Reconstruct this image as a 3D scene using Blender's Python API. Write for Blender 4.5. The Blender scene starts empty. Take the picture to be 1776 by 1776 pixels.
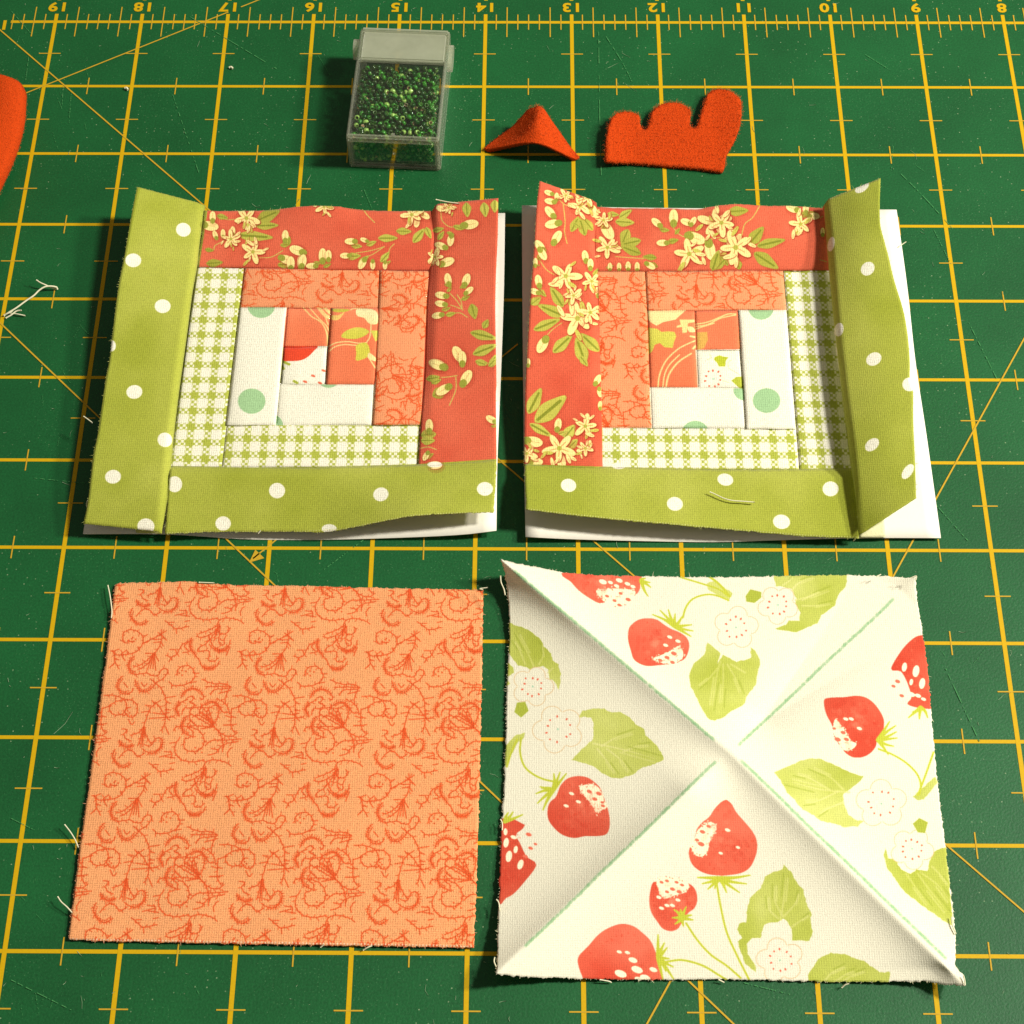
import bpy, math, random
import numpy as np
from mathutils import Vector, Matrix

# ------------------------------------------------------------------ camera, world, lamps, exposure (1 unit = 1 inch)
S = bpy.context.scene
COL = S.collection
S.unit_settings.system = 'IMPERIAL'
S.unit_settings.scale_length = 0.0254
rx, ry, rz = .5297, .0055, .0072
T = np.array([.5086, -15.8497, 15.8275])
F, CX, CY = 3238.75, 888., 888.
cam = bpy.data.cameras.new('camera')
cam.sensor_width = 36
cam.lens = 36 * F / 1776
cam.clip_start, cam.clip_end = .5, 500
co = bpy.data.objects.new('camera', cam)
co.location = T
co.rotation_euler = (rx, ry, rz)
COL.objects.link(co)
S.camera = co
S.render.resolution_x = S.render.resolution_y = 1024

W = bpy.data.worlds.new('World')
S.world = W
W.use_nodes = True
bg = W.node_tree.nodes['Background']
bg.inputs[0].default_value = (1, .90, .74, 1)
bg.inputs[1].default_value = .17


def lamp(name, loc, target, size, power, color):
    l = bpy.data.lights.new(name, 'AREA')
    l.shape = 'DISK'
    l.size = size
    l.energy = power
    l.color = color
    o = bpy.data.objects.new(name, l)
    o.location = loc
    o.rotation_euler = (Vector(target) - Vector(loc)).to_track_quat('-Z', 'Y').to_euler()
    COL.objects.link(o)


lamp('desk_lamp_light', (33.7, -2.5, 39.2), (.5, -5.5, 0), 6.0, 26800, (1, .96, .87))
lamp('room_lamp_light', (41.2, -3.3, 31.2), (.5, -5.5, 0), 4.8, 16800, (1, .94, .82))
S.view_settings.view_transform = 'Standard'
S.view_settings.look = 'None'
S.view_settings.exposure = 0
S.view_settings.gamma = 1

rng = np.random.default_rng(7)
random.seed(7)

# ------------------------------------------------------------------ helpers: positions on the mat
Mc = np.array(Matrix.Rotation(rz, 3, 'Z') @ Matrix.Rotation(ry, 3, 'Y') @ Matrix.Rotation(rx, 3, 'X'))


def q(px, py):
    """measured picture point -> point of the mat plane (inches)"""
    d = np.stack([(np.asarray(px, float) - CX) / F, -(np.asarray(py, float) - CY) / F, -np.ones_like(np.asarray(px, float))], -1) @ Mc.T
    t = -T[2] / d[..., 2]
    return (T + t[..., None] * d)[..., :2]


def lift(Q, z):
    """mat-plane points seen under height z -> world points"""
    Q = np.asarray(Q, float)
    z = np.asarray(z, float)
    k = (T[2] - z) / T[2]
    P = np.zeros(Q.shape[:-1] + (3,))
    P[..., 0] = T[0] + (Q[..., 0] - T[0]) * k
    P[..., 1] = T[1] + (Q[..., 1] - T[1]) * k
    P[..., 2] = z
    return P


def at(px, py, z=0):
    return lift(q(px, py), z)


def spline(P, n, closed=False, smooth=True):
    """resample a polyline (any dimension) to n points, Catmull-Rom, spaced by arc length"""
    P = np.asarray(P, float)
    if len(P) < 3 or not smooth:
        D = P if not closed else np.vstack([P, P[:1]])
    else:
        k = 12
        if closed:
            E = np.vstack([P[-1:], P, P[:2]])
        else:
            E = np.vstack([2 * P[0] - P[1], P, 2 * P[-1] - P[-2]])
        D = []
        t = np.linspace(0, 1, k, endpoint=False)[:, None]
        for i in range(1, len(E) - 2):
            a, b, c, d = E[i - 1], E[i], E[i + 1], E[i + 2]
            D.append(.5 * (2 * b + (c - a) * t + (2 * a - 5 * b + 4 * c - d) * t ** 2 + (3 * b - a - 3 * c + d) * t ** 3))
        D = np.vstack(D + [E[-2][None]])
    s = np.r_[0, np.cumsum(np.hypot(*(np.diff(D[:, :2], axis=0).T)))]
    u = np.linspace(0, s[-1], n)
    return np.stack([np.interp(u, s, D[:, i]) for i in range(D.shape[1])], 1)


# ------------------------------------------------------------------ helpers: objects
def tag(o, label=None, cat=None, group=None, kind=None):
    if label: o['label'] = label
    if cat: o['category'] = cat
    if group: o['group'] = group
    if kind: o['kind'] = kind
    return o


def thing(name, loc, label, cat, group=None):
    o = bpy.data.objects.new(name, None)
    o.location = loc
    o.empty_display_size = .2
    COL.objects.link(o)
    return tag(o, label, cat, group)


def origin(p):
    l = Vector((0, 0, 0))
    while p is not None:
        l += p.location
        p = p.parent
    return np.array(l)


def mesh(name, V, Fc, mat, parent=None, uv=None, smooth=True, solid=0, label=None):
    V = np.asarray(V, float)
    off = origin(parent)
    me = bpy.data.meshes.new(name)
    me.from_pydata((V - off).tolist(), [], [tuple(int(i) for i in f) for f in Fc])
    me.materials.append(mat)
    if uv is not None:
        l = me.uv_layers.new(name='UVMap')
        idx = np.zeros(len(me.loops), int)
        me.loops.foreach_get('vertex_index', idx)
        l.data.foreach_set('uv', np.asarray(uv)[idx].ravel())
    if smooth:
        me.polygons.foreach_set('use_smooth', [True] * len(me.polygons))
    me.update()
    o = bpy.data.objects.new(name, me)
    COL.objects.link(o)
    o.parent = parent
    if solid:
        m = o.modifiers.new('thickness', 'SOLIDIFY')
        m.thickness = solid
        m.offset = -1
    if label: o['label'] = label
    return o


def grid_mesh(name, Q, Z, canvas, mat, parent, solid=.008, label=None, fray=0):
    """Q: (m,n,2) mat-plane points, Z: (m,n) heights -> cloth mesh carrying its print"""
    m, n = Z.shape
    Q = Q.copy()
    if fray:
        for a in ('t', 'b', 'l', 'r'):
            k = n if a in 'tb' else m
            j = rng.normal(0, fray, k)
            if a == 't': Q[0, :, 1] += j
            if a == 'b': Q[-1, :, 1] += j
            if a == 'l': Q[:, 0, 0] += j
            if a == 'r': Q[:, -1, 0] += j
    P = lift(Q, Z).reshape(-1, 3)
    i = np.arange((m - 1) * (n - 1))
    r, c = i // (n - 1), i % (n - 1)
    a = r * n + c
    Fc = np.stack([a, a + 1, a + n + 1, a + n], 1)
    nrm = np.cross(P[Fc[:, 1]] - P[Fc[:, 0]], P[Fc[:, 3]] - P[Fc[:, 0]]).sum(0)
    if nrm[2] < 0: Fc = Fc[:, ::-1]
    uv = canvas.uv(Q.reshape(-1, 2)) if canvas else Q.reshape(-1, 2)
    o = mesh(name, P, Fc, mat, parent, uv, True, solid, label)
    if fray:
        G = P.reshape(m, n, 3); V, Ff = [], []
        for a, b in ((G[-1], G[-2]), (G[:, 0], G[:, 1]), (G[:, -1], G[:, -2])) + (((G[0], G[1]),) if fray > .0035 else ()):
            for i in range(int(np.linalg.norm(np.diff(a, axis=0), axis=1).sum() * 34)):
                k = rng.integers(0, len(a) - 1); f_ = rng.random()
                p = a[k] * (1 - f_) + a[k + 1] * f_
                d = a[k] - b[k]; d = d / (np.linalg.norm(d) + 1e-9) + rng.normal(0, .45, 3); d[2] *= .4
                e = min(.05, rng.exponential(.005) + .003)
                sd = np.cross(d, [0, 0, 1.]); sd = sd / (np.linalg.norm(sd) + 1e-9) * rng.uniform(.001, .0022)
                q1 = p + d * e * .6; q2 = p + d * e + rng.normal(0, .3, 3) * e; q2[2] = max(q2[2], .012)
                j = len(V); V += [p - sd, p + sd, q1 + sd * .8, q1 - sd * .8, q2]
                Ff += [(j, j + 1, j + 2, j + 3), (j + 3, j + 2, j + 4)]
        mesh('frayed_edge', V, Ff, FRAY.get(mat.name, M_FRAY), o, smooth=False)['kind'] = 'stuff'
    return o


def rows(curves, nu, ts=None, sm=True):
    """curves: lists of (px,py,z); returns array (k,nu,3) of (qx,qy,z)"""
    out = []
    for c in curves:
        c = np.array(c, float)
        A = np.c_[q(c[:, 0], c[:, 1]), c[:, 2]]
        out.append(spline(A, nu, smooth=sm))
    return np.array(out)


def cloth(name, curves, canvas, mat, parent, nu=60, nv=24, ts=None, zf=None, solid=.008, label=None, fray=0, edge=0):
    """ruled cloth between two or more measured curves; zf(u,t) adds height; edge rounds the rim down"""
    R = rows(curves, nu)
    ts = np.linspace(0, 1, len(R)) if ts is None else np.array(ts)
    t = np.linspace(0, 1, nv)
    A = np.zeros((nv, nu, 3))
    for i in range(nu):
        for k in range(3):
            A[:, i, k] = np.interp(t, ts, R[:, i, k])
    U, Tt = np.meshgrid(np.linspace(0, 1, nu), t)
    Z = A[..., 2].copy()
    if zf is not None: Z = Z + zf(U, Tt)
    if edge:
        d = np.minimum(np.minimum(U, 1 - U) * 12, np.minimum(Tt, 1 - Tt) * 8)
        Z = Z - edge * np.clip(1 - d, 0, 1) ** 2
    return grid_mesh(name, A[..., :2], Z, canvas, mat, parent, solid, label, fray)


def coons(top, bottom, left, right, n):
    """measured boundary curves (px,py,z) -> Coons patch (n,n,3) in (qx,qy,z); rows top to bottom"""
    t, b, l, r = rows([top, bottom, left, right], n)
    u = np.linspace(0, 1, n)
    U, V = np.meshgrid(u, u)
    U, V = U[..., None], V[..., None]
    return ((1 - V) * t[None] + V * b[None] + (1 - U) * l[:, None] + U * r[:, None]
            - (1 - U) * (1 - V) * t[0] - U * (1 - V) * t[-1] - (1 - U) * V * b[0] - U * V * b[-1])


def tube_geo(P, r, k=6):
    P = np.asarray(P, float)
    n = len(P)
    V, Fc = [], []
    for i in range(n):
        d = P[min(i + 1, n - 1)] - P[max(i - 1, 0)]
        d /= np.linalg.norm(d) + 1e-9
        a = np.cross(d, [0, 0, 1.]); a = a / (np.linalg.norm(a) + 1e-9) if np.linalg.norm(a) > 1e-4 else np.array([1., 0, 0])
        b = np.cross(a, d)
        ri = r[i] if hasattr(r, '__len__') else r
        for j in range(k):
            an = 2 * math.pi * j / k
            V.append(P[i] + ri * (math.cos(an) * a + math.sin(an) * b))
    for i in range(n - 1):
        for j in range(k):
            Fc.append((i * k + j, i * k + (j + 1) % k, (i + 1) * k + (j + 1) % k, (i + 1) * k + j))
    Fc += [tuple(range(k)), tuple(range((n - 1) * k, n * k))[::-1]]
    return V, Fc


def thread(name, pts, r, mat, parent=None, n=14, label=None):
    """pts (px,py,z) centre line"""
    c = np.array(pts, float)
    A = spline(np.c_[q(c[:, 0], c[:, 1]), c[:, 2]], n)
    P = lift(A[:, :2], A[:, 2])
    V, Fc = tube_geo(P, r)
    return mesh(name, V, Fc, mat, parent, label=label)


# ------------------------------------------------------------------ helpers: printed cloth colour (drawn by code)
def lin(c):
    c = np.array(c, float) / 255
    return tuple(np.where(c <= .04045, c / 12.92, ((c + .055) / 1.055) ** 2.4)) + (1.,)


class Canvas:
    PPI, SS = 200, 2

    def __init__(s, name, x0, y0, x1, y1, base):
        s.name, s.x0, s.y0, s.x1, s.y1 = name, x0, y0, x1, y1
        s.k = s.PPI * s.SS
        s.w, s.h = int((x1 - x0) * s.PPI) * s.SS, int((y1 - y0) * s.PPI) * s.SS
        s.a = np.zeros((s.h, s.w, 3), np.float32) + np.array(base, np.float32) / 255
        s.n = sum(s.noise(int(8 * 2 ** i)) * .5 ** i for i in range(4)) / 1.875
        s.n = np.clip((s.n - .5) * 1.8 + .5, 0, 1)
        s.clip = None

    def noise(s, cells):
        g = rng.random((cells + 2, cells + 2)).astype(np.float32)
        y = np.linspace(0, cells, s.h, dtype=np.float32); x = np.linspace(0, cells, s.w, dtype=np.float32)
        yi, xi = y.astype(int), x.astype(int)
        fy = (y - yi)[:, None]; fx = (x - xi)[None]
        fy = fy * fy * (3 - 2 * fy); fx = fx * fx * (3 - 2 * fx)
        g00 = g[yi][:, xi]; g01 = g[yi][:, xi + 1]; g10 = g[yi + 1][:, xi]; g11 = g[yi + 1][:, xi + 1]
        return (g00 * (1 - fx) + g01 * fx) * (1 - fy) + (g10 * (1 - fx) + g11 * fx) * fy

    def uv(s, Q):
        return np.stack([(Q[:, 0] - s.x0) / (s.x1 - s.x0), (Q[:, 1] - s.y0) / (s.y1 - s.y0)], 1)

    def pix(s, P):   # picture points -> canvas pixels
        P = np.asarray(P, float)
        Q = q(P[:, 0], P[:, 1])
        return np.stack([(Q[:, 0] - s.x0) * s.k, (Q[:, 1] - s.y0) * s.k], 1)

    def box(s, C, pad=0):
        x0, y0 = np.floor(C.min(0) - pad).astype(int); x1, y1 = np.ceil(C.max(0) + pad).astype(int) + 1
        x0, y0, x1, y1 = max(x0, 0), max(y0, 0), min(x1, s.w), min(y1, s.h)
        if x1 <= x0 or y1 <= y0: return None
        return x0, y0, x1, y1

    def inside(s, C, b):
        x0, y0, x1, y1 = b
        X = np.arange(x0, x1)[None] + .5; Y = np.arange(y0, y1)[:, None] + .5
        m = np.zeros((y1 - y0, x1 - x0), bool)
        D = np.roll(C, -1, 0)
        for (ax, ay), (bx, by) in zip(C, D):
            if ay == by: continue
            c = (Y > min(ay, by)) & (Y <= max(ay, by))
            m ^= c & (X < ax + (Y - ay) * (bx - ax) / (by - ay))
        return m

    def put(s, m, b, c, c2, al=1):
        x0, y0, x1, y1 = b
        if s.clip is not None: m = m & s.clip[y0:y1, x0:x1]
        c = np.array(c, np.float32) / 255
        R = s.a[y0:y1, x0:x1]
        if c2 is None:
            R[m] = R[m] * (1 - al) + c * al
        else:
            n = s.n[y0:y1, x0:x1][m][:, None]
            R[m] = R[m] * (1 - al) + (c * (1 - n) + np.array(c2, np.float32) / 255 * n) * al

    def poly(s, P, c, c2=None, smooth=False, al=1):
        if smooth: P = spline(P, max(24, len(P) * 5), closed=True)
        C = s.pix(P)
        b = s.box(C)
        if b: s.put(s.inside(C, b), b, c, c2, al)

    def dot(s, x, y, r, c, ry=None, ang=0, al=1):
        ry = ry or r
        t = np.linspace(0, 2 * math.pi, 20, endpoint=False)
        a = math.radians(ang)
        X, Y = r * np.cos(t), ry * np.sin(t)
        s.poly(np.c_[x + X * math.cos(a) - Y * math.sin(a), y + X * math.sin(a) + Y * math.cos(a)], c, al=al)

    def line(s, P, w, c, smooth=True, al=1, c2=None, taper=False):
        P = np.asarray(P, float)
        if smooth and len(P) > 2: P = spline(P, (len(P) - 1) * 5 + 1)
        C = s.pix(P)
        wp = w / 170 * s.k / 2
        b = s.box(C, wp + 1)
        if not b: return
        M = np.zeros((b[3] - b[1], b[2] - b[0]), bool)
        for i in range(len(C) - 1):
            a, d = C[i], C[i + 1] - C[i]
            wi = wp * (1 - .75 * i / (len(C) - 1)) if taper else wp
            bb = s.box(C[i:i + 2], wi + 1)
            if not bb: continue
            X = np.arange(bb[0], bb[2])[None] + .5 - a[0]; Y = np.arange(bb[1], bb[3])[:, None] + .5 - a[1]
            L = d @ d + 1e-9
            t = np.clip((X * d[0] + Y * d[1]) / L, 0, 1)
            M[bb[1] - b[1]:bb[3] - b[1], bb[0] - b[0]:bb[2] - b[0]] |= (X - t * d[0]) ** 2 + (Y - t * d[1]) ** 2 < wi * wi
        s.put(M, b, c, c2, al)

    def setclip(s, P):
        if P is None: s.clip = None; return
        C = s.pix(P); s.clip = np.zeros((s.h, s.w), bool)
        b = s.box(C)
        s.clip[b[1]:b[3], b[0]:b[2]] = s.inside(C, b)

    def func(s, P, fn):
        """fn(x_inches, y_inches) -> colour array, inside polygon P"""
        C = s.pix(P); b = s.box(C); m = s.inside(C, b)
        x0, y0, x1, y1 = b
        X, Y = np.meshgrid((np.arange(x0, x1) + .5) / s.k + s.x0, (np.arange(y0, y1) + .5) / s.k + s.y0)
        s.a[y0:y1, x0:x1][m] = fn(X, Y)[m]

    def image(s):
        A = s.a.reshape(s.h // 2, 2, s.w // 2, 2, 3).mean((1, 3))
        im = bpy.data.images.new(s.name, s.w // 2, s.h // 2, alpha=False)
        buf = np.ones((s.h // 2, s.w // 2, 4), np.float32)
        buf[..., :3] = A
        im.pixels.foreach_set(buf.ravel())
        im.update(); im.pack()
        return im


def fr(f, P):
    P = np.asarray(P, float)
    return np.c_[f[0] + P[:, 0] / f[2], f[1] + P[:, 1] / f[2]]


# ------------------------------------------------------------------ materials
def nodes(name):
    m = bpy.data.materials.new(name)
    m.use_nodes = True
    nt = m.node_tree
    return m, nt, nt.nodes['Principled BSDF']


def N(nt, t, **kw):
    n = nt.nodes.new(t)
    for k, v in kw.items():
        if k in n.inputs.keys(): n.inputs[k].default_value = v
        else: setattr(n, k, v)
    return n


def math_n(nt, op, a, b=None):
    n = nt.nodes.new('ShaderNodeMath'); n.operation = op
    for i, v in enumerate((a, b)):
        if v is None: continue
        if isinstance(v, (int, float)): n.inputs[i].default_value = v
        else: nt.links.new(v, n.inputs[i])
    return n.outputs[0]


def weave(nt, size, k, bstr, bsdf, col_out, density=92):
    """threads of a plain weave: stretched noises in both directions, on colour and bump"""
    uv = N(nt, 'ShaderNodeUVMap')
    outs = []
    for sc in ((density * size[0], 15 * size[1], 1), (15 * size[0], density * size[1], 1)):
        mp = N(nt, 'ShaderNodeMapping'); mp.inputs['Scale'].default_value = sc
        nt.links.new(uv.outputs[0], mp.inputs[0])
        nz = N(nt, 'ShaderNodeTexNoise', Scale=1.6, Detail=1.0)
        nt.links.new(mp.outputs[0], nz.inputs[0])
        outs.append(nz.outputs[0])
    mp = N(nt, 'ShaderNodeMapping'); mp.inputs['Scale'].default_value = (size[0] * 115, size[1] * 115, 1)
    nt.links.new(uv.outputs[0], mp.inputs[0])
    fine = N(nt, 'ShaderNodeTexNoise', Scale=1.0, Detail=0.0)
    nt.links.new(mp.outputs[0], fine.inputs[0])
    s = math_n(nt, 'ADD', outs[0], outs[1]); s = math_n(nt, 'ADD', s, fine.outputs[0])
    for ax, sc in (('X', size[0]), ('Y', size[1])):
        mp = N(nt, 'ShaderNodeMapping'); mp.inputs['Scale'].default_value = (size[0], size[1], 1)
        nt.links.new(uv.outputs[0], mp.inputs[0])
        wv = N(nt, 'ShaderNodeTexWave', Scale=15.0, Distortion=.6); wv.bands_direction = ax; wv.inputs['Detail Scale'].default_value = 3.0
        nt.links.new(mp.outputs[0], wv.inputs[0])
        s = math_n(nt, 'ADD', s, math_n(nt, 'MULTIPLY', math_n(nt, 'SUBTRACT', wv.outputs[0], .5), .28))
    v = math_n(nt, 'SUBTRACT', s, 1.5)
    v2 = math_n(nt, 'ADD', math_n(nt, 'MULTIPLY', v, k), 1.0)
    mx = N(nt, 'ShaderNodeVectorMath', operation='SCALE')
    nt.links.new(col_out, mx.inputs[0]); nt.links.new(v2, mx.inputs['Scale'])
    nt.links.new(mx.outputs[0], bsdf.inputs['Base Color'])
    b = N(nt, 'ShaderNodeBump', Strength=bstr, Distance=.006)
    nt.links.new(s, b.inputs['Height'])
    nt.links.new(b.outputs[0], bsdf.inputs['Normal'])


def cloth_mat(name, canvas, k=.35, b=.35):
    m, nt, p = nodes(name)
    t = N(nt, 'ShaderNodeTexImage'); t.image = canvas.image(); t.interpolation = 'Cubic'
    weave(nt, (canvas.x1 - canvas.x0, canvas.y1 - canvas.y0), k, b, p, t.outputs[0])
    p.inputs['Roughness'].default_value = .9
    p.inputs['Specular IOR Level'].default_value = .15
    p.inputs['Sheen Weight'].default_value = .08
    return m


def simple(name, c, rough=.6, spec=.4, noise=0, scale=40, bump=0, coords='Object'):
    m, nt, p = nodes(name)
    p.inputs['Base Color'].default_value = lin(c)
    p.inputs['Roughness'].default_value = rough
    p.inputs['Specular IOR Level'].default_value = spec
    tc = N(nt, 'ShaderNodeTexCoord')
    nz = N(nt, 'ShaderNodeTexNoise', Scale=float(scale), Detail=4.0)
    nt.links.new(tc.outputs[coords], nz.inputs[0])
    if noise:
        v = math_n(nt, 'ADD', math_n(nt, 'MULTIPLY', math_n(nt, 'SUBTRACT', nz.outputs[0], .5), noise), 1.0)
        mx = N(nt, 'ShaderNodeVectorMath', operation='SCALE')
        mx.inputs[0].default_value = lin(c)[:3]
        nt.links.new(v, mx.inputs['Scale']); nt.links.new(mx.outputs[0], p.inputs['Base Color'])
    if bump:
        b = N(nt, 'ShaderNodeBump', Strength=bump, Distance=.02)
        nt.links.new(nz.outputs[0], b.inputs['Height']); nt.links.new(b.outputs[0], p.inputs['Normal'])
    return m


def mat_green():
    m, nt, p = nodes('self_healing_mat')
    tc = N(nt, 'ShaderNodeTexCoord')
    n1 = N(nt, 'ShaderNodeTexNoise', Scale=.7, Detail=5.0, Roughness=.65)
    nt.links.new(tc.outputs['Object'], n1.inputs[0])
    r1 = N(nt, 'ShaderNodeValToRGB')
    r1.color_ramp.elements[0].position = .3; r1.color_ramp.elements[0].color = lin((15, 79, 38))
    r1.color_ramp.elements[1].position = .7; r1.color_ramp.elements[1].color = lin((20, 93, 46))
    nt.links.new(n1.outputs[0], r1.inputs[0])
    n2 = N(nt, 'ShaderNodeTexNoise', Scale=45.0, Detail=3.0)
    nt.links.new(tc.outputs['Object'], n2.inputs[0])
    sc = N(nt, 'ShaderNodeVectorMath', operation='SCALE')
    nt.links.new(r1.outputs[0], sc.inputs[0])
    nt.links.new(math_n(nt, 'ADD', math_n(nt, 'MULTIPLY', n2.outputs[0], .8), .6), sc.inputs['Scale'])
    col = sc.outputs[0]
    bumps = []
    # dust specks and cut marks of several sizes
    for (scale, stretch, rot, thr, c, amt) in ((26, (1, 1, 1), 0, .13, (100, 150, 104), .35), (11, (1, 1, 1), 0, .07, (170, 190, 150), .5),
                                             (5, (9, .9, 1), .12, .055, (95, 160, 100), .5), (5, (.8, 8, 1), -.35, .05, (90, 155, 100), .45),
                                             (55, (1, 1, 1), 0, .16, (8, 50, 22), .6), (34, (2.2, 1, 1), .8, .10, (110, 160, 115), .3)):
        mp = N(nt, 'ShaderNodeMapping')
        mp.inputs['Scale'].default_value = stretch; mp.inputs['Rotation'].default_value = (0, 0, rot)
        mp.inputs['Location'].default_value = (scale * .37, scale * .11, 0)
        nt.links.new(tc.outputs['Object'], mp.inputs[0])
        v = N(nt, 'ShaderNodeTexVoronoi', Scale=float(scale)); v.voronoi_dimensions = '2D'
        nt.links.new(mp.outputs[0], v.inputs['Vector'])
        near = math_n(nt, 'LESS_THAN', v.outputs['Distance'], thr)
        sep = N(nt, 'ShaderNodeSeparateColor'); nt.links.new(v.outputs['Color'], sep.inputs[0])
        pick = math_n(nt, 'LESS_THAN', sep.outputs[0], .42)
        nz = N(nt, 'ShaderNodeTexNoise', Scale=.9, Detail=4.0)
        nt.links.new(mp.outputs[0], nz.inputs[0])
        f = math_n(nt, 'MULTIPLY', math_n(nt, 'MULTIPLY', near, pick), math_n(nt, 'MULTIPLY', sep.outputs[1], amt))
        f = math_n(nt, 'MULTIPLY', f, math_n(nt, 'GREATER_THAN', nz.outputs[0], .52))
        mx = N(nt, 'ShaderNodeMix', data_type='RGBA')
        nt.links.new(f, mx.inputs[0]); nt.links.new(col, mx.inputs[6]); mx.inputs[7].default_value = lin(c)
        col = mx.outputs[2]
    nt.links.new(col, p.inputs['Base Color'])
    p.inputs['Roughness'].default_value = .5
    p.inputs['Specular IOR Level'].default_value = .35
    b = N(nt, 'ShaderNodeBump', Strength=.25, Distance=.01)
    nt.links.new(n2.outputs[0], b.inputs['Height']); nt.links.new(b.outputs[0], p.inputs['Normal'])
    return m


M_MAT = mat_green()
M_INK = simple('yellow_printed_ink', (204, 164, 8), .6, .2, .3, 60)
M_INK2 = simple('thin_yellow_ink', (196, 158, 42), .6, .2, .4, 60)
M_PAPER = simple('foundation_paper', (240, 236, 222), .85, .15, .03, 30, .05)
M_THREAD = simple('cotton_thread', (226, 222, 190), .9, .1, .3, 120)
M_FRAY = simple('cut_thread_ends', (214, 210, 172), .9, .1, .5, 90)
FRAY = {'salmon_scroll_cotton': simple('salmon_thread_ends', (232, 170, 134), .9, .1, .4, 90)}
FRAY['left_block_cotton'] = FRAY['right_block_cotton'] = simple('olive_thread_ends', (178, 182, 110), .9, .1, .4, 90)
M_FELT = simple('orange_felt', (200, 68, 20), 1.0, .05, .8, 62, .7)
M_LINT = simple('pale_lint', (150, 176, 140), .9, .1, .3, 50)

# ------------------------------------------------------------------ the cutting mat
mat_t = thing('cutting_mat', (0, 0, 0), 'large green cutting mat with a yellow inch grid and numbers along the top, under everything', 'cutting mat')
x0, x1, y0, y1, th = -9.5, 11.5, -15.5, 2.6, .09
V = [(x0, y0, -th), (x1, y0, -th), (x1, y1, -th), (x0, y1, -th), (x0, y0, 0), (x1, y0, 0), (x1, y1, 0), (x0, y1, 0)]
mesh('mat_body', V, [(4, 5, 6, 7), (3, 2, 1, 0), (0, 1, 5, 4), (1, 2, 6, 5), (2, 3, 7, 6), (3, 0, 4, 7)], M_MAT, mat_t, smooth=False)


M_TABLE = simple('pale_table_laminate', (150, 138, 118), .5, .3, .15, 1.5)
V = [(-40, -40, -1.2), (40, -40, -1.2), (40, 30, -1.2), (-40, 30, -1.2), (-40, -40, -.094), (40, -40, -.094), (40, 30, -.094), (-40, 30, -.094)]
tag(mesh('tabletop', V, [(4, 5, 6, 7), (3, 2, 1, 0), (0, 1, 5, 4), (1, 2, 6, 5), (2, 3, 7, 6), (3, 0, 4, 7)], M_TABLE, smooth=False), kind='structure')


class Lines:
    def __init__(s): s.V, s.F = [], []

    def seg(s, ax, ay, bx, by, w, z):
        a, b = np.array([ax, ay, z]), np.array([bx, by, z])
        d = b - a; n = np.array([-d[1], d[0], 0]) / np.linalg.norm(d) * w / 2
        k = len(s.V)
        s.V += [a - n, b - n, b + n, a + n]
        s.F.append((k, k + 3, k + 2, k + 1) if np.cross(d, n)[2] < 0 else (k, k + 1, k + 2, k + 3))

    def build(s, name, m, parent): return mesh(name, s.V, s.F, m, parent, smooth=False)


L = Lines()
for X in range(-8, 12):
    L.seg(X, .125, X, -15, .042, .003)
    if X > -6: L.seg(X, .345, X, .8, .042, .003)
L.seg(-5.52, 0, 11.3, 0, .039, .002)
for Y in range(-15, 0): L.seg(-8.8, Y, 11.3, Y, .036, .002)
L.build('grid_line', M_INK, mat_t)
L = Lines()
for X in range(-8, 12):
    for Y in range(-15, 1):
        L.seg(X - .125, Y - .5, X + .125, Y - .5, .013, .0045)
        if Y < 0: L.seg(X + .5, Y - .125, X + .5, Y + .125, .013, .0045)
    if X >= -5:
        for k in range(-4, 4):
            if k == 0: continue
            h = .235 if k in (-2, 2) else .12
            L.seg(X + k / 8, -h, X + k / 8, h, .013, .0045)
L.build('tick_mark', M_INK2, mat_t)['kind'] = 'stuff'
L = Lines()
L.seg(-6, .24, 6, -11.76, .016, .006)
L.seg(-8, -1.33, 4, -13.33, .016, .0065)
t30 = math.tan(math.radians(30))
for a, b in ((-6.2, -3.0), (-2.86, -1.2)): L.seg(a, .35 + (a + 2.66) * t30, b, .35 + (b + 2.66) * t30, .015, .007)
L.seg(1.0, -11.24 - .74 * 1.729, 6.4, -11.24 + 4.66 * 1.729, .016, .0075)
L.seg(-2.15, -7.12, 0.4, -4.57, .015, .008)
k = len(L.V)
L.V += [np.array([-2.185, -7.165, .008]), np.array([-2.135, -7.02, .008]), np.array([-2.04, -7.115, .008])]
L.F.append((k, k + 2, k + 1))
L.build('angle_line', M_INK2, mat_t)

# old knife cuts and scuffs in the mat
M_CUT = simple('pale_knife_cut', (74, 140, 84), .8, .1, .5, 30)
L = Lines()


def cut(pts, w=.007, dash=.6):
    P = q(*np.array(pts, float).T); P = spline(P, 40, smooth=len(P) > 2)
    for a, b in zip(P[:-1], P[1:]):
        if rng.random() < dash: L.seg(a[0], a[1], b[0], b[1], w * rng.uniform(.5, 1.3), .0092)


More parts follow.
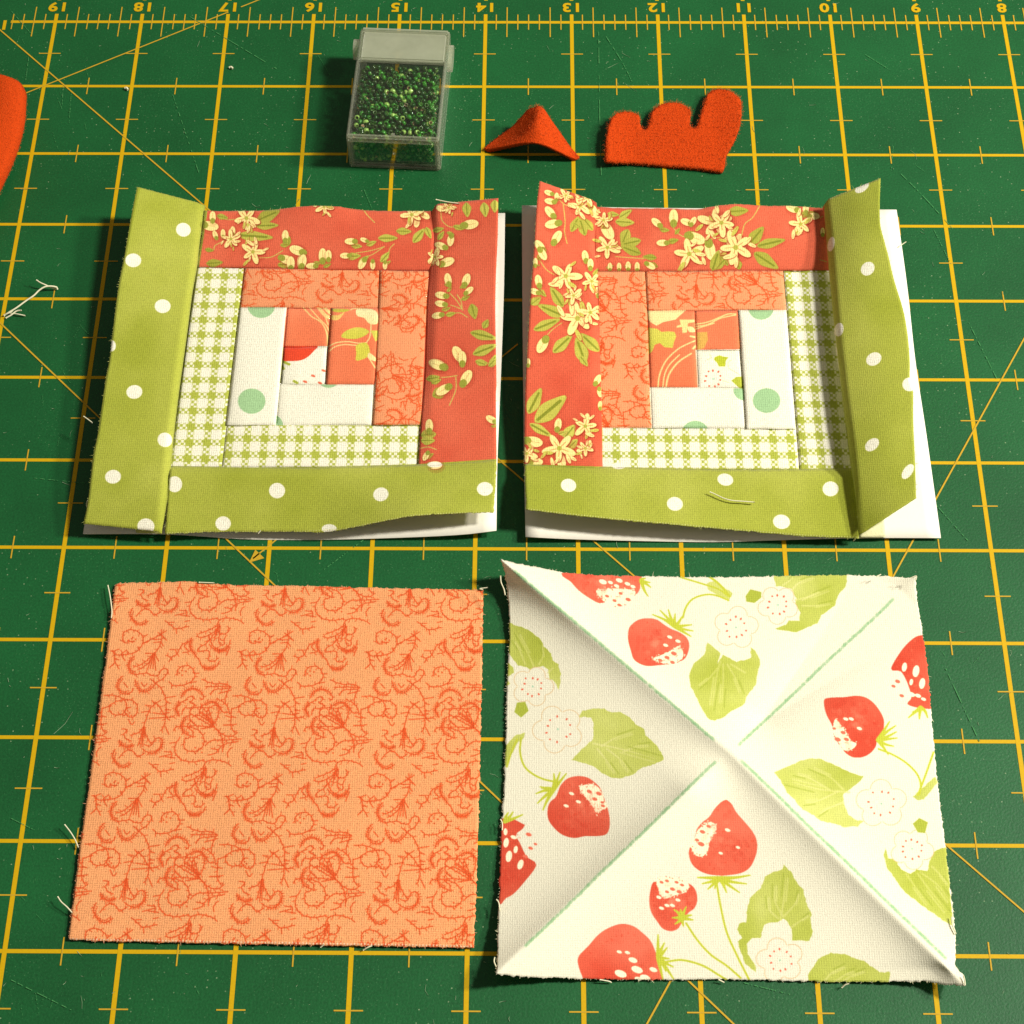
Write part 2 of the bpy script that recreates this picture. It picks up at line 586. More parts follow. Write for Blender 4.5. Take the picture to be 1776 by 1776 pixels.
for c in ([(1038, 36), (1040, 200), (1043, 312)], [(1050, 62), (1080, 110), (1096, 142)], [(50, 100), (45, 140)], [(300, 165), (345, 300)], [(108, 190), (100, 170)], [(110, 150), (108, 185)],
          [(500, 375), (520, 345)], [(632, 330), (645, 362)], [(1560, 300), (1600, 340), (1655, 400)], [(1620, 400), (1650, 460)], [(1680, 560), (1730, 660)], [(1600, 850), (1680, 940)], [(20, 1420), (60, 1440)],
          [(55, 60), (20, 20)], [(120, 215), (124, 160)], [(330, 30), (480, 120)], [(1640, 1160), (1700, 1290)], [(1500, 95), (1540, 120)], [(60, 830), (160, 840)], [(640, 930), (560, 990)], [(1290, 1705), (1370, 1725)], [(20, 1700), (130, 1755)]):
    cut(c)
for i in range(110):
    px = rng.uniform(0, 1776); py = rng.uniform(0, 1776)
    if rng.random() < .5: px *= .35
    a = rng.normal(1.4, .5); k = rng.exponential(14) + 5
    cut([(px, py), (px + k * math.cos(a), py + k * math.sin(a))], .005, .35)
L.build('knife_cut', M_CUT, mat_t)['kind'] = 'stuff'


def number(s, x, y, size=.192, rot=math.pi):
    c = bpy.data.curves.new('printed_number', 'FONT')
    c.body = s; c.size = size; c.align_x = 'CENTER'; c.align_y = 'CENTER'; c.offset = .0065; c.space_character = 1.12; c.resolution_u = 3
    o = bpy.data.objects.new('tmp', c); COL.objects.link(o)
    dg = bpy.context.evaluated_depsgraph_get()
    me = bpy.data.meshes.new_from_object(o.evaluated_get(dg)); me.name = 'printed_number'
    bpy.data.objects.remove(o)
    me.materials.clear(); me.materials.append(M_INK)
    ob = bpy.data.objects.new('printed_number', me); COL.objects.link(ob)
    ob.parent = mat_t; ob.location = (x, y, .005); ob.rotation_euler = (0, 0, rot); ob.scale = (1.16, 1, 1)
    ob['label'] = 'yellow printed number ' + s


for n in range(3, 20): number(str(n), 14 - n + .006, .242)
number('1', *q(8, 43)[:2], .2)

# ------------------------------------------------------------------ prints
# colours of the cloths
CREAM = (237, 234, 214)
CREAMW = (230, 226, 204)
PINK, PLINE = (239, 163, 108), (217, 82, 36)
RED, RED2 = (204, 84, 58), (220, 106, 76)
CORAL = (228, 116, 76)
DOTG, DOTG2 = (152, 160, 52), (174, 179, 76)
GING = (172, 180, 72)
LEAF, LEAF2 = (168, 178, 64), (204, 208, 120)
PETAL, OUTL, OLIV, OLIV2 = (242, 222, 146), (146, 40, 22), (122, 128, 36), (198, 192, 86)
MINT = (160, 198, 146)
BERRY, BERRY2 = (204, 66, 44), (230, 112, 86)
BSTEM = (190, 196, 62)

# one repeat of the scroll print, traced in its own frame (px of a close-up); period 1.20 x 1.45 in
SC = (190, 1080, 6.125)
SCROLL = [
 [(200,225),(150,210),(140,170),(150,110),(200,80),(270,85),(330,120),(355,170),(345,240),(310,290),(270,320),(200,340),(140,345),(60,340),(30,300)],
 [(360,160),(400,130)],[(360,215),(400,215)],[(310,290),(300,260)],[(190,340),(190,305)],[(100,285),(30,310)],
 [(30,300),(55,360),(55,420),(100,490)],[(55,380),(100,400)],[(55,430),(0,480)],[(60,420),(30,460)],
 [(550,80),(550,200),(510,290),(470,330)],[(550,130),(605,190)],[(550,130),(515,110)],[(550,180),(460,180)],[(545,205),(470,215)],[(545,205),(570,250)],
 [(470,330),(400,400),(300,465),(250,460)],[(470,330),(420,420),(340,490),(300,500)],[(460,340),(400,500)],[(465,350),(430,490)],[(470,350),(460,490)],[(475,340),(490,510)],[(470,330),(380,330)],[(475,330),(520,410)],
 [(270,360),(215,400),(200,460),(220,530),(290,550),(400,540),(440,560),(490,570),(530,545),(545,505),(590,490),(620,510),(600,560),(560,600),(490,640)],
 [(270,610),(300,700),(360,740),(430,710),(480,650),(430,600)],[(340,640),(360,680),(400,650)],[(140,570),(80,650),(90,710),(150,760),(230,740),(250,700)],[(150,640),(190,690)],
 [(480,650),(540,690),(570,750),(595,800),(600,900),(600,960),(590,1040),(570,1110),(540,1150)],
 [(595,800),(700,785)],[(600,850),(650,860)],[(600,960),(635,960)],[(590,1100),(630,1190)],[(590,1000),(640,1040)],[(590,980),(460,960)],[(580,1010),(420,1020)],
 [(540,830),(490,860),(430,920),(390,1020)],[(440,885),(380,880)],[(480,870),(450,830)],[(430,940),(340,955)],
 [(390,1020),(360,1110),(310,1170),(220,1200)],[(360,1110),(320,1250),(300,1310)],[(360,1110),(330,1330)],[(362,1110),(352,1320)],[(365,1110),(375,1230)],[(370,1120),(390,1200),(440,1290)],
 [(130,1130),(190,1140),(150,1190),(180,1240),(230,1260)],[(100,1250),(120,1300),(200,1330),(260,1300)],
 [(370,1300),(440,1310),(480,1240),(530,1225),(560,1260),(550,1320),(490,1380),(400,1380),(350,1340)],
 [(60,1350),(30,1420),(70,1500),(150,1540),(230,1500)],[(100,1440),(150,1380),(210,1350),(270,1390),(300,1430),(370,1390)],
 [(0,880),(70,840),(170,820),(240,830),(290,880),(290,950),(260,1000),(200,1000),(160,950),(180,915)],[(200,1030),(230,1085),(260,1060)],
 [(820,210),(770,240),(740,290),(700,350),(650,370),(600,350)],[(700,290),(640,290)],[(700,290),(715,340)],[(660,370),(630,420)],[(650,380),(665,400)],
 [(630,630),(660,660),(655,700)],[(660,670),(760,670),(850,640),(900,590),(900,530),(860,470),(800,460),(750,480),(720,520),(720,560)],[(900,540),(950,540)],[(920,630),(850,640)],
 [(760,800),(790,740),(870,700),(950,720),(990,770),(990,820),(960,800)],[(830,800),(880,780),(890,820),(850,850),(920,880)],
 [(740,1000),(710,940),(710,890),(760,850),(830,820)],[(770,980),(790,910),(850,910),(890,890)],
 [(830,990),(780,1040),(760,1110),(790,1170),(850,1200),(890,1220),(880,1150)],[(870,1040),(840,1080),(830,1110),(880,1150)],
 [(1110,1110),(960,1100),(850,1100)],[(1110,1110),(960,1030),(860,970)],[(1110,1110),(1020,1000),(960,960)],[(1110,1110),(1040,1000),(1040,930)],[(1110,1110),(1080,1010),(1050,920)],[(1110,1110),(970,1130)],
 [(960,970),(960,920),(1000,880),(1080,840),(1150,870),(1160,950),(1140,1020),(1110,1080)],
 [(1130,1130),(1200,1190),(1290,1210),(1360,1170)],[(1295,910),(1290,1100),(1330,1170)],[(1290,1010),(1230,990)],[(1290,1000),(1340,1010)],[(1290,1090),(1210,1090)],[(1290,1090),(1350,1080)],[(1300,920),(1390,890)],
 [(1290,680),(1200,650),(1100,650),(980,605)],[(1290,685),(1140,680),(1020,685)],[(1280,700),(1110,720),(1070,770)],[(1290,720),(1160,755)],[(1270,690),(1230,800),(1230,860)],
 [(1170,20),(1060,80),(950,120)],[(1170,30),(1110,100),(1000,160),(920,150)],[(1170,40),(1050,200),(940,280),(940,310)],[(1175,40),(1170,120),(1165,230),(1210,240),(1215,190)],[(1170,40),(1130,120),(1110,200)],
 [(870,160),(850,240),(880,310),(920,360),(950,400)],[(940,310),(1050,300),(1060,340),(1050,410),(1110,410),(1160,380)],[(1060,230),(1100,280),(1170,310),(1240,290),(1270,240),(1280,190)],[(950,390),(980,460),(1050,500),(1130,470),(1170,410)],
 [(745,1220),(720,1265),(640,1280)],[(710,1280),(690,1340),(720,1420),(790,1470),(900,1480),(1000,1460)],
 [(1400,1240),(1230,1250),(1120,1250),(1060,1270),(1020,1310)],[(1370,1260),(1210,1300),(1150,1350),(1080,1340)],[(1150,1350),(1140,1380),(1050,1410)],
 [(1300,1330),(1250,1380),(1260,1430)],[(640,1370),(660,1390),(655,1440)],[(650,1400),(530,1430)],[(650,1380),(580,1370)],
 [(420,1490),(480,1540),(540,1580),(680,1560)],[(540,1580),(545,1640)],[(470,1510),(520,1510)]]
TEETH = [[(270,360),(215,400),(200,460),(220,530),(290,550)],[(270,610),(300,700),(360,740),(430,710),(480,650)],[(140,570),(80,650),(90,710),(150,760),(230,740)],
 [(760,800),(790,740),(870,700),(950,720),(990,770)],[(740,1000),(710,940),(710,890),(760,850)],[(830,990),(780,1040),(760,1110),(790,1170),(850,1200)],
 [(530,1225),(560,1260),(550,1320),(490,1380),(400,1380)],[(60,1350),(30,1420),(70,1500),(150,1540),(230,1500)],[(870,160),(850,240),(880,310),(920,360)],
 [(1100,280),(1170,310),(1240,290),(1270,240)],[(980,460),(1050,500),(1130,470)],[(1000,880),(1080,840),(1150,870),(1160,950)],[(100,1250),(120,1300),(200,1330),(260,1300)]]
DOTS = [(235,175),(275,180),(240,210),(200,190),(245,160),(190,940),(230,990),(180,970),(155,985),(210,960),(770,510),(810,520),(770,560),(740,540),(910,1330),(960,1340),(930,1370),(980,1380),(910,1390)]


def scroll(cv, poly, dx=0, dy=0, rot=0, tiles=((0, 0),), w=1.8, flip=1, base=PINK):
    """the scroll print inside a measured region, shifted by inches, optionally turned"""
    cv.poly(poly, base, tuple(int(c * .965) for c in base))
    cv.setclip(poly)
    sx, sy = cv.k, cv.k
    o = q(300, 1200)
    C = cv.pix(poly); lo = C.min(0) - 10; hi = C.max(0) + 10
    ca, sa = math.cos(rot), math.sin(rot)

    def put(P, wd, taper=False):
        Q = q(P[:, 0], P[:, 1]) - o
        Q = np.c_[Q[:, 0] * ca * flip - Q[:, 1] * sa, Q[:, 0] * sa * flip + Q[:, 1] * ca] + o
        for i, j in tiles:
            D = Q + np.array([1.20 * i, -1.45 * j]) + (dx, dy)
            Cp = np.c_[(D[:, 0] - cv.x0) * sx, (D[:, 1] - cv.y0) * sy]
            if (Cp.max(0) < lo).any() or (Cp.min(0) > hi).any(): continue
            save = cv.pix; cv.pix = lambda _: Cp
            cv.line(np.zeros((2, 2)), wd, PLINE, smooth=False, al=.92)
            cv.pix = save
    rr = np.random.default_rng(3)
    for P in SCROLL + [[(x + 590 * g + 60, 1450 - y) for x, y in Q_] for g, Q_ in ((1, SCROLL[k]) for k in (0, 10, 16, 17, 24, 33, 47, 60, 61, 68))] + [[(1290 - x, y + 640) for x, y in SCROLL[k]] for k in (30, 31, 41, 52, 53, 54, 55, 70, 80)]:
        P = fr(SC, P)
        Lp = np.hypot(*np.diff(P, axis=0).T).sum()
        if len(P) > 2:
            P = spline(P, max(5, int(Lp / 3)))
            P = P + rr.normal(0, .35, P.shape)
        put(P, w)
        if Lp > 22 and len(P) > 4:
            for i in range(2, len(P) - 1, 2):
                d = P[i] - P[i - 1]; a = math.atan2(d[1], d[0]) + (.95 if i % 4 else -.95)
                k = rr.uniform(3.0, 6.5)
                e = P[i] + k * np.array([math.cos(a), math.sin(a)])
                put(np.array([P[i], (P[i] + e) / 2 + rr.normal(0, .5, 2), e]), w * .72)
    for Tt in TEETH:
        P = spline(fr(SC, Tt), 15)
        for i in range(1, 14):
            d = P[i + 1] - P[i - 1]; n = np.array([-d[1], d[0]]) / (np.linalg.norm(d) + 1e-9)
            put(np.array([P[i] - n * 4.6, P[i] + n * 3.0]), w * .55)
        put(P + (P.mean(0) - P) * .30, w * .6)
    for d in DOTS:
        p = fr(SC, [d]); put(np.vstack([p, p + .3]), w * 1.5)
    cv.setclip(None)


def gingham(cv, poly, cpx, p=.175, p2=.19):
    c0 = q(*cpx)
    g = np.array(GING, np.float32) / 255; w = np.array(CREAM, np.float32) / 255

    def fn(X, Y):
        x, y = X - c0[0], Y - c0[1]
        fx, fy = (x / p + .5) % 1 - .5, (y / p2 + .5) % 1 - .5      # 0 at a white cell's centre
        f = np.sign(np.sin(6 * np.pi * x / p) * np.sin(6 * np.pi * y / p2))
        ax, ay = np.abs(fx), np.abs(fy)
        jag = .06 * f
        wh = (ax < .235 + jag) & (ay < .235 + jag)
        gr = (ax > .22 - jag) & (ay > .22 - jag)
        a = np.where(wh, 0., np.where(gr, 1., (f > 0) * .92))[..., None].astype(np.float32)
        return w * (1 - a) + g * a
    cv.func(poly, fn)


def flower(cv, x, y, r, a=0, n=5):
    """cream star flower with dark red outline, in px"""
    cv.dot(x + 2, y + 2, r * 1.05, OUTL, r * .8, al=.16); cv.dot(x + 1, y + 1, r * .7, OUTL, r * .5, al=.2)
    for w, c in ((1.0, OUTL), (.0, PETAL)):
        for i in range(n):
            t = math.radians(a + 360 / n * i)
            L0 = r * (1 + .12 * math.sin(i * 2.3 + a))
            cx_, cy_ = x + math.cos(t) * L0 * .55, y + math.sin(t) * L0 * .55 * .88
            if w: cv.dot(cx_ + .6, cy_ + .9, L0 * .47 + w, c, L0 * .23 + w, math.degrees(t), al=.75)
            else: cv.dot(cx_, cy_, L0 * .47, c, L0 * .22, math.degrees(t))
    for i in range(n):
        t = math.radians(a + 360 / n * i)
        cv.line([(x, y), (x + math.cos(t) * r * .6, y + math.sin(t) * r * .5)], 1.2, (186, 104, 50), al=.8)
    rr = np.random.default_rng(int(x * 7 + y))
    for i in range(6):
        t = rr.uniform(0, 6.28); k = r * rr.uniform(.55, 1.15); e = (x + math.cos(t) * k, y + math.sin(t) * k * .9)
        g = rr.uniform(-.8, .8) + t; L0 = r * rr.uniform(.22, .42)
        cv.dot(e[0] + .5, e[1] + .7, L0 + .8, OUTL, L0 * .36 + .8, math.degrees(g), al=.6)
        cv.dot(e[0], e[1], L0, PETAL if i % 3 else OLIV2, L0 * .36, math.degrees(g))
        cv.line([e, (e[0] + math.cos(g) * L0 * .7, e[1] + math.sin(g) * L0 * .7)], .9, (176, 92, 48), al=.7)
    cv.dot(x, y, r * .15, (176, 170, 70))


def leaf(cv, x1, y1, x2, y2, w=.2, c=OLIV2, cd=OLIV):
    d = np.array([x2 - x1, y2 - y1], float); n = np.array([-d[1], d[0]]) * w
    p = np.array([x1, y1], float)
    cv.dot(*(p + d * .5 + 1.6), np.hypot(*d) * .5, OUTL, np.hypot(*d) * w * 1.1, math.degrees(math.atan2(d[1], d[0])), al=.16)
    w_ = 1.15; n = n * w_
    cv.poly([p, p + d * .3 + n * .9, p + d * .6 + n * .8, p + d, p + d * .6 - n * .8, p + d * .3 - n * .9], c, (160, 158, 58), smooth=True)
    cv.line([p + d * .1, p + d * .8], max(.8, np.hypot(*d) * .08), cd, al=.85, taper=True)
    cv.line([p, p + d * .3 + n * .9, p + d * .6 + n * .8, p + d], .7, cd, al=.5)


def bud(cv, x, y, r, a=-90, c=PETAL):
    t = math.radians(a); r *= 1.12
    cv.dot(x + 1.5, y + 2, r + 3.5, OUTL, r * .7 + 3, a, al=.16)
    cv.dot(x + .4, y + .6, r + .7, OUTL, r * .55 + .7, a, al=.65)
    cv.dot(x, y, r, c, r * .55, a)
    cv.dot(x - math.cos(t) * r * .7, y - math.sin(t) * r * .7, r * .5, (150, 152, 56), r * .42, a)
    cv.line([(x - math.cos(t) * r * .3, y - math.sin(t) * r * .3), (x + math.cos(t) * r * .6, y + math.sin(t) * r * .6)], .8, (176, 96, 50), al=.6)


def sprig(cv, f, flowers=(), leaves=(), buds=(), stems=()):
    s = f[2]; X = lambda x: f[0] + x / s; Y = lambda y: f[1] + y / s
    for P in stems: cv.line(fr(f, P), 1.8, (198, 186, 92))
    for a in leaves: leaf(cv, X(a[0]), Y(a[1]), X(a[2]), Y(a[3]), a[4] if len(a) > 4 else .22)
    for a in buds: bud(cv, X(a[0]), Y(a[1]), a[2] / s, a[3] if len(a) > 3 else -90)
    for a in flowers: flower(cv, X(a[0]), Y(a[1]), a[2] / s, a[3] if len(a) > 3 else 0)


def dots(cv, pts, c=CREAM):
    for d in pts: cv.dot(d[0], d[1], d[2], c, d[3] if len(d) > 3 else d[2] * .9, d[4] if len(d) > 4 else 0)


def anthers(cv, x, y, r, petals=1, seed=0):
    """a white strawberry blossom: thin petal outlines, ring of red dashes, mint eye"""
    R = r * 2.1
    if petals:
        for i in range(5):
            t = math.radians(72 * i + seed * 31)
            px, py = x + math.cos(t) * R * .62, y + math.sin(t) * R * .58
            cv.dot(px, py, R * .42, CREAMW, R * .40)
        for i in range(5):
            t = math.radians(72 * i + seed * 31)
            px, py = x + math.cos(t) * R * .62, y + math.sin(t) * R * .58
            a = np.linspace(t - 1.5, t + 1.5, 12)
            cv.line(np.c_[px + np.cos(a) * R * .43, py + np.sin(a) * R * .41], 1.3, (216, 182, 136), al=.8)
        cv.dot(x, y, R * .5, CREAMW)
    rr = np.random.default_rng(seed + 5)
    for i in range(10):
        t = 2 * math.pi * i / 10 + .3 + rr.normal(0, .08)
        k = r * (1 + rr.normal(0, .08))
        cv.dot(x + math.cos(t) * k, y + math.sin(t) * k, 2.2 if i % 3 else 1.6, (222, 96, 70), 1.5, math.degrees(t))
    cv.dot(x, y, 1.8, (168, 204, 176))


def bigleaf(cv, f, P, veins=()):
    A = fr(f, P); A = np.vstack([A, A[:1]])
    B = []
    for a, b in zip(A[:-1], A[1:]):
        k = max(2, int(np.hypot(*(b - a)) / 4))
        for t in np.arange(k) / k: B.append(a + (b - a) * t + rng.normal(0, .55, 2))
    cv.poly(B, LEAF, LEAF2)
    cv.n = 1 - cv.n
    for v in veins: cv.line(fr(f, v), 3.6, (226, 222, 156), al=.6, taper=True, c2=(196, 200, 104))
    for v in veins:
        v = np.array(fr(f, v)); d = (v[-1] - v[0]) / 9; nn = np.array([-d[1], d[0]])
        cv.line(v[1:] + nn * .5, 3.0, (220, 218, 146), al=.35, taper=True); cv.line(v[1:] - nn * .6 + d, 2.6, (146, 160, 52), al=.4, taper=True)
    cv.n = 1 - cv.n


def berry(cv, f, P, whites=(), ws=(), rs=(), cal=None, spikes=(), seed=0):
    cv.poly(fr(f, P), BERRY, BERRY2, smooth=True)
    s = f[2]
    for w in whites: cv.poly(fr(f, w), (250, 240, 205), smooth=True)
    for w in whites:
        W_ = spline(fr(f, w), 30, closed=True); c0 = W_.mean(0)
        for p in W_:
            e = p + rng.normal(0, 1.3, 2)
            cv.dot(e[0], e[1], rng.uniform(1, 2.4), (250, 240, 205), rng.uniform(.7, 1.3), rng.uniform(0, 180), al=.9)
            if rng.random() < .5:
                e = c0 + (p - c0) * rng.uniform(.8, 1.05); cv.dot(e[0], e[1], rng.uniform(.9, 2), BERRY2, rng.uniform(.6, 1.1), rng.uniform(0, 180), al=.9)
    Pb = spline(fr(f, P), 60, closed=True); cb_ = Pb.mean(0)
    if whites:
        wc = fr(f, whites[0]).mean(0)
        for i in range(34):
            e = cb_ + (Pb[rng.integers(0, 59)] - cb_) * rng.uniform(0, .8)
            k = np.linalg.norm(e - wc) / (np.linalg.norm(Pb - cb_, axis=1).max())
            cv.dot(e[0], e[1], rng.uniform(4, 8), (240, 138, 108) if k < .75 else (196, 54, 36), rng.uniform(3, 6), rng.uniform(0, 180), al=.16)
    for i in range(46):
        e = cb_ + (Pb[i] - cb_) * math.sqrt(rng.random()) * .93
        cv.dot(e[0], e[1], rng.uniform(1.2, 3.5), (204, 54, 32) if i % 2 else (236, 120, 88), rng.uniform(.7, 2), rng.uniform(0, 180), al=.3)
    for a in ws: cv.dot(f[0] + a[0] / s, f[1] + a[1] / s, (a[2] if len(a) > 2 else 20) / s, (250, 240, 208), (a[2] if len(a) > 2 else 20) * .55 / s, a[3] if len(a) > 3 else 20)
    for a in rs: cv.dot(f[0] + a[0] / s, f[1] + a[1] / s, (a[2] if len(a) > 2 else 16) / s, BERRY2, (a[2] if len(a) > 2 else 16) * .6 / s, 20)
    if cal:
        c = np.array(fr(f, [cal])[0])
        for p in spikes:
            e = fr(f, [p])[0]; m = (c + e) / 2 + (rng.normal(0, 1.2, 2))
            cv.line([c, m, e], 6.5, BSTEM, taper=True)


# --- canvas: salmon square
cvP = Canvas('salmon_scroll_print', -3.65, -11.1, .25, -7.25, PINK)
scroll(cvP, [(180, 1000), (860, 1010), (850, 1665), (100, 1650)], tiles=[(i, j) for i in range(-1, 4) for j in range(-1, 3)])
for i in range(118):       # cut thread ends along the near edge
    x = 121 + i * 5.95; y = 1629 + (x - 121) * 12 / 701 + rng.normal(0, .3)
    cvP.dot(x, y, 1.3, (250, 222, 196), 1.5)

# --- canvas: strawberry square
cvW = Canvas('strawberry_print', .05, -11.45, 4.5, -6.85, CREAMW)
W12, W13, W14, W15 = (840, 940, 4.229), (1240, 940, 4.229), (840, 1320, 4.229), (1250, 1320, 4.036)


def stem(f, P, w=3.0): cvW.line(fr(f, P), w, BSTEM)


bigleaf(cvW, W12, [(150,580),(240,620),(310,640),(400,700),(440,770),(490,820),(500,870),(540,900),(560,970),(560,1030),(545,1090),(530,1050),(500,1010),(480,1010),(470,940),(430,910),(390,920),(350,950),(310,920),(250,910),(200,850),(150,780)], [[(370,930),(320,820),(250,690)],[(400,900),(430,840),(420,760)],[(300,900),(260,800),(220,740)],[(470,960),(500,930)]])
bigleaf(cvW, W12, [(140,860),(210,920),(215,960),(160,1000),(190,1040),(140,1080)])
bigleaf(cvW, W12, [(690,1290),(720,1240),(800,1222),(880,1225),(940,1255),(1000,1250),(1070,1290),(1110,1340),(1170,1370),(1180,1420),(1240,1470),(1300,1540),(1318,1600),(1250,1627),(1120,1677),(1090,1707),(990,1737),(930,1732),(850,1687),(800,1647),(740,1627),(640,1600),(700,1540),(740,1500),(800,1450),(800,1330),(780,1290),(730,1285)], [[(800,1480),(1000,1520),(1250,1590)],[(860,1500),(960,1440),(1080,1400)],[(900,1520),(1000,1600),(1060,1680)],[(830,1520),(900,1610),(960,1690)],[(1020,1540),(1120,1500),(1200,1490)]])
bigleaf(cvW, W12, [(150,1500),(230,1420),(300,1400),(290,1440),(240,1480),(200,1560),(170,1620),(150,1660)])
stem(W12, [(240,1450),(200,1540),(165,1650)]); stem(W12, [(270,1440),(262,1540),(290,1640),(350,1700),(430,1740),(500,1757)])
bigleaf(cvW, W13, [(-50,740),(35,815),(40,825),(20,900),(60,830),(160,885),(265,850),(262,775),(300,800),(330,870),(330,900),(310,970),(300,1050),(250,1110),(210,1200),(120,1240),(60,1290),(0,1310),(-50,1300),(-100,1220),(-130,1150),(-180,1060),(-190,980),(-160,900),(-80,830)], [[(40,880),(10,1000),(-20,1200)],[(60,900),(60,1050),(50,1180)],[(20,930),(-50,1010),(-110,1060)],[(90,900),(150,1000),(190,1100)],[(120,900),(220,960)]])
bigleaf(cvW, W13, [(430,262),(440,240),(970,240),(960,330),(900,400),(880,470),(780,540),(750,600),(670,630),(600,665),(520,655),(440,640),(520,610),(540,580),(620,580),(630,520),(590,460),(600,420),(560,350),(490,330),(450,330)], [[(590,430),(700,400),(830,350)],[(560,360),(620,300),(720,262)],[(640,470),(740,470),(840,450)],[(500,320),(540,290),(560,262)],[(640,430),(760,370)]])
bigleaf(cvW, W13, [(-60,300),(0,290),(60,330),(130,380),(100,440),(40,400),(0,385),(-50,350)])
stem(W12, [(1440,262),(1600,310),(1720,350),(1790,400)]); stem(W12, [(1640,250),(1720,310),(1800,400)], 4)
stem(W12, [(1455,560),(1480,480),(1530,420),(1620,390),(1700,395),(1790,430)])
bigleaf(cvW, W15, [(372,80),(470,40),(560,0),(620,-15),(700,-12),(800,30),(900,80),(1000,110),(980,140),(900,200),(860,230),(860,300),(900,380),(940,410),(1000,420),(960,460),(870,465),(800,440),(700,420),(650,380),(560,330),(520,270),(460,220),(430,150)], [[(900,220),(700,200),(500,150)],[(860,200),(760,110),(650,60)],[(820,215),(680,280),(600,290)],[(760,200),(620,120),(540,100)],[(860,290),(760,330),(700,370)]])
bigleaf(cvW, W15, [(1150,600),(1170,680),(1225,690),(1260,760),(1330,790),(1370,760),(1450,770),(1480,640),(1580,600),(1625,1150),(1550,1110),(1450,1040),(1380,990),(1280,910),(1220,820),(1170,760),(1140,660)], [[(1380,790),(1460,900),(1580,1050)],[(1400,780),(1520,870),(1600,980)],[(1300,790),(1360,880),(1450,1000)],[(1480,740),(1540,800),(1590,860)]])
bigleaf(cvW, W15, [(440,725),(490,770),(530,850),(580,900),(600,1000),(635,1060),(630,1130),(645,1190),(620,1260),(560,1255),(500,1260),(500,1180),(470,1130),(440,1100),(400,1130),(340,1130),(300,1150),(280,1240),(220,1240),(180,1280),(190,1350),(240,1430),(250,1480),(170,1420),(130,1310),(120,1260),(150,1240),(115,1180),(130,1135),(180,1130),(180,1060),(210,950),(280,890),(310,810),(370,780),(430,760)], [[(420,1110),(440,980),(455,820)],[(400,1100),(340,1040),(330,960)],[(440,1090),(520,1000),(540,930)],[(430,1080),(380,980),(380,880)],[(500,1160),(570,1110),(610,1080)]])
bigleaf(cvW, W15, [(610,1500),(640,1450),(680,1390),(770,1340),(850,1350),(900,1365),(1000,1400),(1060,1440),(1110,1480),(1185,1475),(1175,1590),(620,1590)], [[(720,1550),(780,1480),(860,1440)],[(850,1550),(920,1500),(1000,1470)],[(780,1560),(880,1490),(930,1470)]])
for i, (f, x, y, r) in enumerate(((W12, 355, 1062, 70), (W12, 540, 1375, 85), (W13, 155, 630, 75), (W13, 462, 465, 68), (W15, 1125, 300, 82), (W15, 1340, 615, 70), (W15, 415, 1395, 76))):
    anthers(cvW, f[0] + x / f[2], f[1] + y / f[2], r / f[2], 1, i)
for f, P in ((W12, [(240,1180),(300,1175),(325,1240),(270,1290),(220,1250)]), (W13, [(260,350),(340,370),(340,410),(290,450),(230,440),(225,400)]), (W15, [(1390,400),(1450,430),(1430,505),(1380,500),(1345,440)])):
    cvW.poly(fr(f, P), LEAF)
bigleaf(cvW, W15, [(1345,250),(1500,110),(1520,150),(1420,270),(1370,275)])
stem(W15, [(1380,240),(1430,110),(1490,-60)]); stem(W13, [(1200,1520),(1300,1560),(1400,1620),(1480,1700),(1510,1780),(1500,1850)])
berry(cvW, W12, [(590,225),(640,300),(700,365),(780,420),(845,452),(900,440),(1000,425),(1100,400),(1140,350),(1140,300),(1110,225)], [[(820,360),(870,430),(960,475),(1060,445),(1110,370),(1060,350),(990,345),(900,345)]], [(870,295,30),(925,300),(990,285,26),(970,325),(1050,310,22),(1090,330)], [(955,433),(990,465),(1055,425,20),(900,400),(1000,380)], (1150, 290), [(1220,335),(1200,400),(1180,270),(1215,300)])
berry(cvW, W12, [(1060,640),(1090,600),(1140,570),(1210,562),(1270,575),(1320,610),(1370,640),(1430,665),(1480,700),(1503,750),(1495,810),(1470,858),(1430,880),(1380,895),(1290,905),(1200,912),(1140,895),(1095,860),(1075,800),(1055,720)], [[(1230,860),(1290,835),(1370,800),(1425,765),(1455,800),(1455,850),(1400,890),(1330,895),(1275,880)]], [(1360,700),(1420,730),(1330,760)], [(1390,820,22),(1340,850,20),(1380,885,18),(1290,870,18)], (1400, 625), [(1235,535),(1290,505),(1350,500),(1400,530),(1450,550),(1520,610),(1530,655),(1515,695)])
berry(cvW, W14, [(540,230),(560,180),(610,130),(680,112),(750,120),(800,150),(850,200),(880,280),(905,350),(920,430),(915,500),(890,540),(820,552),(740,552),(660,565),(580,545),(520,500),(470,430),(465,350),(485,300),(520,270)], [[(700,190),(790,170),(850,210),(880,290),(900,340),(850,365),(830,385),(770,300),(720,240)]], [(640,240),(600,330),(690,300)], [(770,225,20),(840,240,22),(810,280,20),(865,305,14),(870,330)], (505, 215), [(600,95),(555,85),(510,95),(410,190),(380,240),(390,310),(430,360),(420,200)])
berry(cvW, W14, [(110,455),(285,462),(280,500),(230,540),(260,600),(310,700),(375,745),(370,790),(300,880),(220,970),(160,1005),(100,1020)], [], [(180,700,42,100),(160,600,36,100),(265,760,38,110),(155,520,26,90),(230,650,28,100),(215,560,24)], [(325,540,22),(340,640,18),(375,610,14),(300,700,20)], (150, 445), [(210,375),(280,395),(175,380)])
